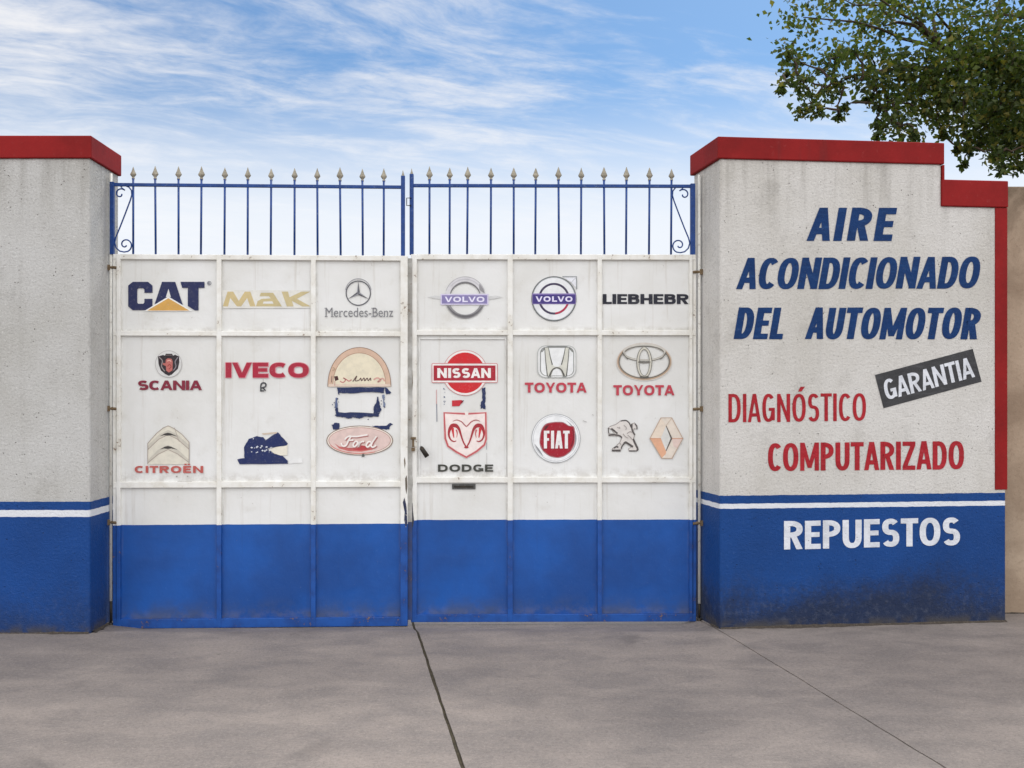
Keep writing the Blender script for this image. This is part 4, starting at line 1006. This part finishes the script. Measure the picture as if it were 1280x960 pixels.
# ------------------------------------------------------------------ tree behind the lettered wall
def leaf_mat():
    m, t = new_mat('leaf')
    r = t.n('ShaderNodeNewGeometry').outputs['Random Per Island']
    c = t.mix(r, (.028, .052, .018, 1), (.12, .145, .036, 1))
    c = t.mix(t.ramp(r, .86, .9), c, (.17, .15, .035, 1))
    d = t.n('ShaderNodeBsdfPrincipled', {'Base Color': c, 'Roughness': .5, 'Specular IOR Level': .35})
    tr = t.n('ShaderNodeBsdfTranslucent', {0: t.mix(1.0, c, (1.5, 1.7, .7, 1), 'MULTIPLY')})
    mx_ = t.n('ShaderNodeMixShader', {0: .5, 1: d.outputs[0], 2: tr.outputs[0]})
    t.n('ShaderNodeOutputMaterial', {0: mx_}); return m
bark = simple('bark', (78, 64, 50), .9, var=.45, scale=18)
TX, TY = 5.7, 8.6
tree = empty('tree', (TX, TY, 0), 0, 'leafy dark green tree leaning over the right wall from behind', 'tree')
rng = random.Random(11)
trunk = MB(); leaves = MB()
T0 = Vector((0, 0, -.05))
tp = [T0, Vector((-.05, .02, 1.0)), Vector((.03, .0, 2.0)), Vector((-.06, .05, 2.9)), Vector((-.02, .02, 3.6)), Vector((.1, 0, 4.6)), Vector((.05, .1, 5.6))]
trunk.tube(tp, [.24, .19, .17, .155, .13, .09, .04], 12)
def px(x, y, Y):
    return Vector(((x-640)/F*Y-TX, Y-TY, HCAM-(y-HZ)/F*Y))
def leaf(c, size):
    d = Vector((rng.gauss(0, 1), rng.gauss(0, 1), rng.gauss(-.35, .8))).normalized(); n = Vector((rng.gauss(0, 1), rng.gauss(0, 1), rng.gauss(.6, 1))); sd_ = d.cross(n)
    if sd_.length < 1e-3: return
    sd_.normalize(); up = sd_.cross(d)*.18*size; w = size*.36
    a0, a1 = c, c+d*size; m0 = c+d*size*.45
    leaves.add([a0, m0+sd_*w+up, a1, m0-sd_*w+up, m0], [(0, 4, 1), (4, 2, 1), (0, 3, 4), (4, 3, 2)])
def limb(a, b, r0, r1, n=6, sag=.12, wob=.06):
    P = []
    for i in range(n+1):
        q = i/n; p_ = a.lerp(b, q); p_.z += sag*sin(pi*q)
        if 0 < i < n: p_ += Vector((rng.uniform(-wob, wob), rng.uniform(-wob, wob), rng.uniform(-wob, wob)))
        P.append(p_)
    trunk.tube(P, [r0+(r1-r0)*i/n for i in range(n+1)], 6); return P
# clumps that can be read one by one in the photograph, each at its own depth: x, y, radius in pixels
C4 = [(420, 40, 30, .5), (450, 70, 44, .8), (420, 130, 26, .5), (395, 182, 18, .5), (470, 150, 36, .6), (500, 205, 44, .7), (470, 255, 22, .5), (530, 255, 24, .5), (570, 190, 40, .7), (610, 160, 32, .6), (560, 90, 50, .8), (625, 245, 16, .4), (608, 278, 9, .3), (600, 60, 44, .7),
      (660, 40, 44, .9), (720, 60, 56, 1), (700, 140, 40, .8), (740, 170, 40, .8), (780, 110, 70, 1.1), (860, 110, 80, 1.3), (850, 190, 60, 1), (790, 225, 44, .7), (745, 240, 22, .4), (708, 212, 9, .3), (800, 290, 48, .7), (760, 320, 26, .5), (745, 350, 14, .4), (850, 320, 44, .7), (880, 350, 22, .5), (900, 260, 60, .9),
      (950, 120, 100, 1.5), (960, 220, 70, 1.1), (980, 295, 40, .7), (985, 346, 10, .3), (1050, 100, 110, 1.6), (1060, 210, 90, 1.4), (1060, 290, 44, .8), (1080, 345, 34, .6), (1078, 395, 18, .45), (1060, 452, 9, .3), (1035, 400, 9, .3), (1150, 110, 120, 1.8), (1150, 220, 100, 1.5), (1130, 310, 56, .8), (1130, 370, 34, .6), (1190, 330, 70, 1), (1180, 420, 34, .6), (1200, 465, 20, .45), (1240, 400, 56, .9), (1260, 300, 110, 1.6), (1260, 180, 120, 1.8), (1250, 70, 120, 1.8), (1260, 460, 24, .5), (1330, 250, 130, 1.6), (1330, 400, 60, .8), (1400, 300, 130, 1.5)]
hub = [Vector((-.4, -.1, 3.7)), Vector((-.9, -.3, 4.1)), Vector((-1.5, -.2, 4.3)), Vector((-2.0, -.5, 4.25)), Vector((-.7, .3, 4.5))]
limb(tp[3], hub[0], .09, .07); limb(hub[0], hub[1], .07, .055, 4, .05); limb(hub[1], hub[2], .055, .04, 5, .08); limb(hub[2], hub[3], .04, .022, 5, .05); limb(tp[4], hub[4], .07, .04, 5)
todo = []
for x, y, r, dens in C4:
    X_, Y_ = x/2.909+840, y/2.909+50
    depth = 8.0+rng.uniform(-.55, .75)
    c = px(X_, Y_, depth); R = r/2.909/F*depth*1.05
    todo.append((c, R, dens))
todo.sort(key=lambda q_: min((h_-q_[0]).length for h_ in hub)); net = list(hub)
for c, R, dens in todo:
    h_ = min(net, key=lambda q_: (q_-c).length); net.append(c)
    P = limb(h_, c, .013, .004, 5, .03, .03)
    n = int(26+R*R*(5600*dens**.8 if dens > .6 else 3600))
    for i in range(n):
        v = Vector((rng.gauss(0, .58), rng.gauss(0, .66), rng.gauss(0, .58)))
        if v.length > 1.9: v *= .7
        leaf(c+v*R, rng.uniform(.038, .066))
    for i in range(int(4+R*8)):                       # twigs fanning out of the clump
        v = Vector((rng.uniform(-1, 1), rng.uniform(-1, 1), rng.uniform(-1, .6)))*R*1.05
        trunk.tube([c, c+v*.5+Vector((0, 0, .02)), c+v], [.0035, .0025, .0015], 4, caps=False)
        for j in range(5): leaf(c+v*rng.uniform(.5, 1.08), rng.uniform(.032, .055))
# the rest of the crown, above and beyond the frame
for k in range(46):
    an, el, rr_ = rng.uniform(0, 2*pi), rng.uniform(-.15, 1.3), rng.uniform(.9, 2.5)
    c = Vector((cos(an)*cos(el)*rr_*1.15, sin(an)*cos(el)*rr_*.8+.2, 4.6+sin(el)*rr_*.9))
    wx = (c.x+TX)/(c.y+TY)*F+640; wy = HZ-(c.z-HCAM)/(c.y+TY)*F
    if wx < 1010 and wy > -60: continue
    if wx < 1240 and wy > 30: continue
    base = tp[4].lerp(tp[6], rng.random()); limb(base, c, .04, .008, 6, .15, .08); R = rng.uniform(.35, .6)
    for i in range(int(300*R/.5)):
        v = Vector((rng.gauss(0, .5), rng.gauss(0, .5), rng.gauss(0, .42))); leaf(c+v*R, rng.uniform(.045, .075))
for k in range(9):                                     # sprays crossing the top edge of the photograph
    c = px(rng.uniform(985, 1260), rng.uniform(-30, 50), 8.1+rng.uniform(-.4, .6)); h_ = min(hub, key=lambda q_: (q_-c).length); limb(h_, c, .018, .004, 6, .06, .04)
    R = rng.uniform(.16, .3)
    for i in range(int(230*R/.25)):
        v = Vector((rng.gauss(0, .5), rng.gauss(0, .6), rng.gauss(0, .45))); leaf(c+v*R, rng.uniform(.034, .06))
trunk.build('trunk', bark, tree); leaves.build('crown', leaf_mat(), tree)
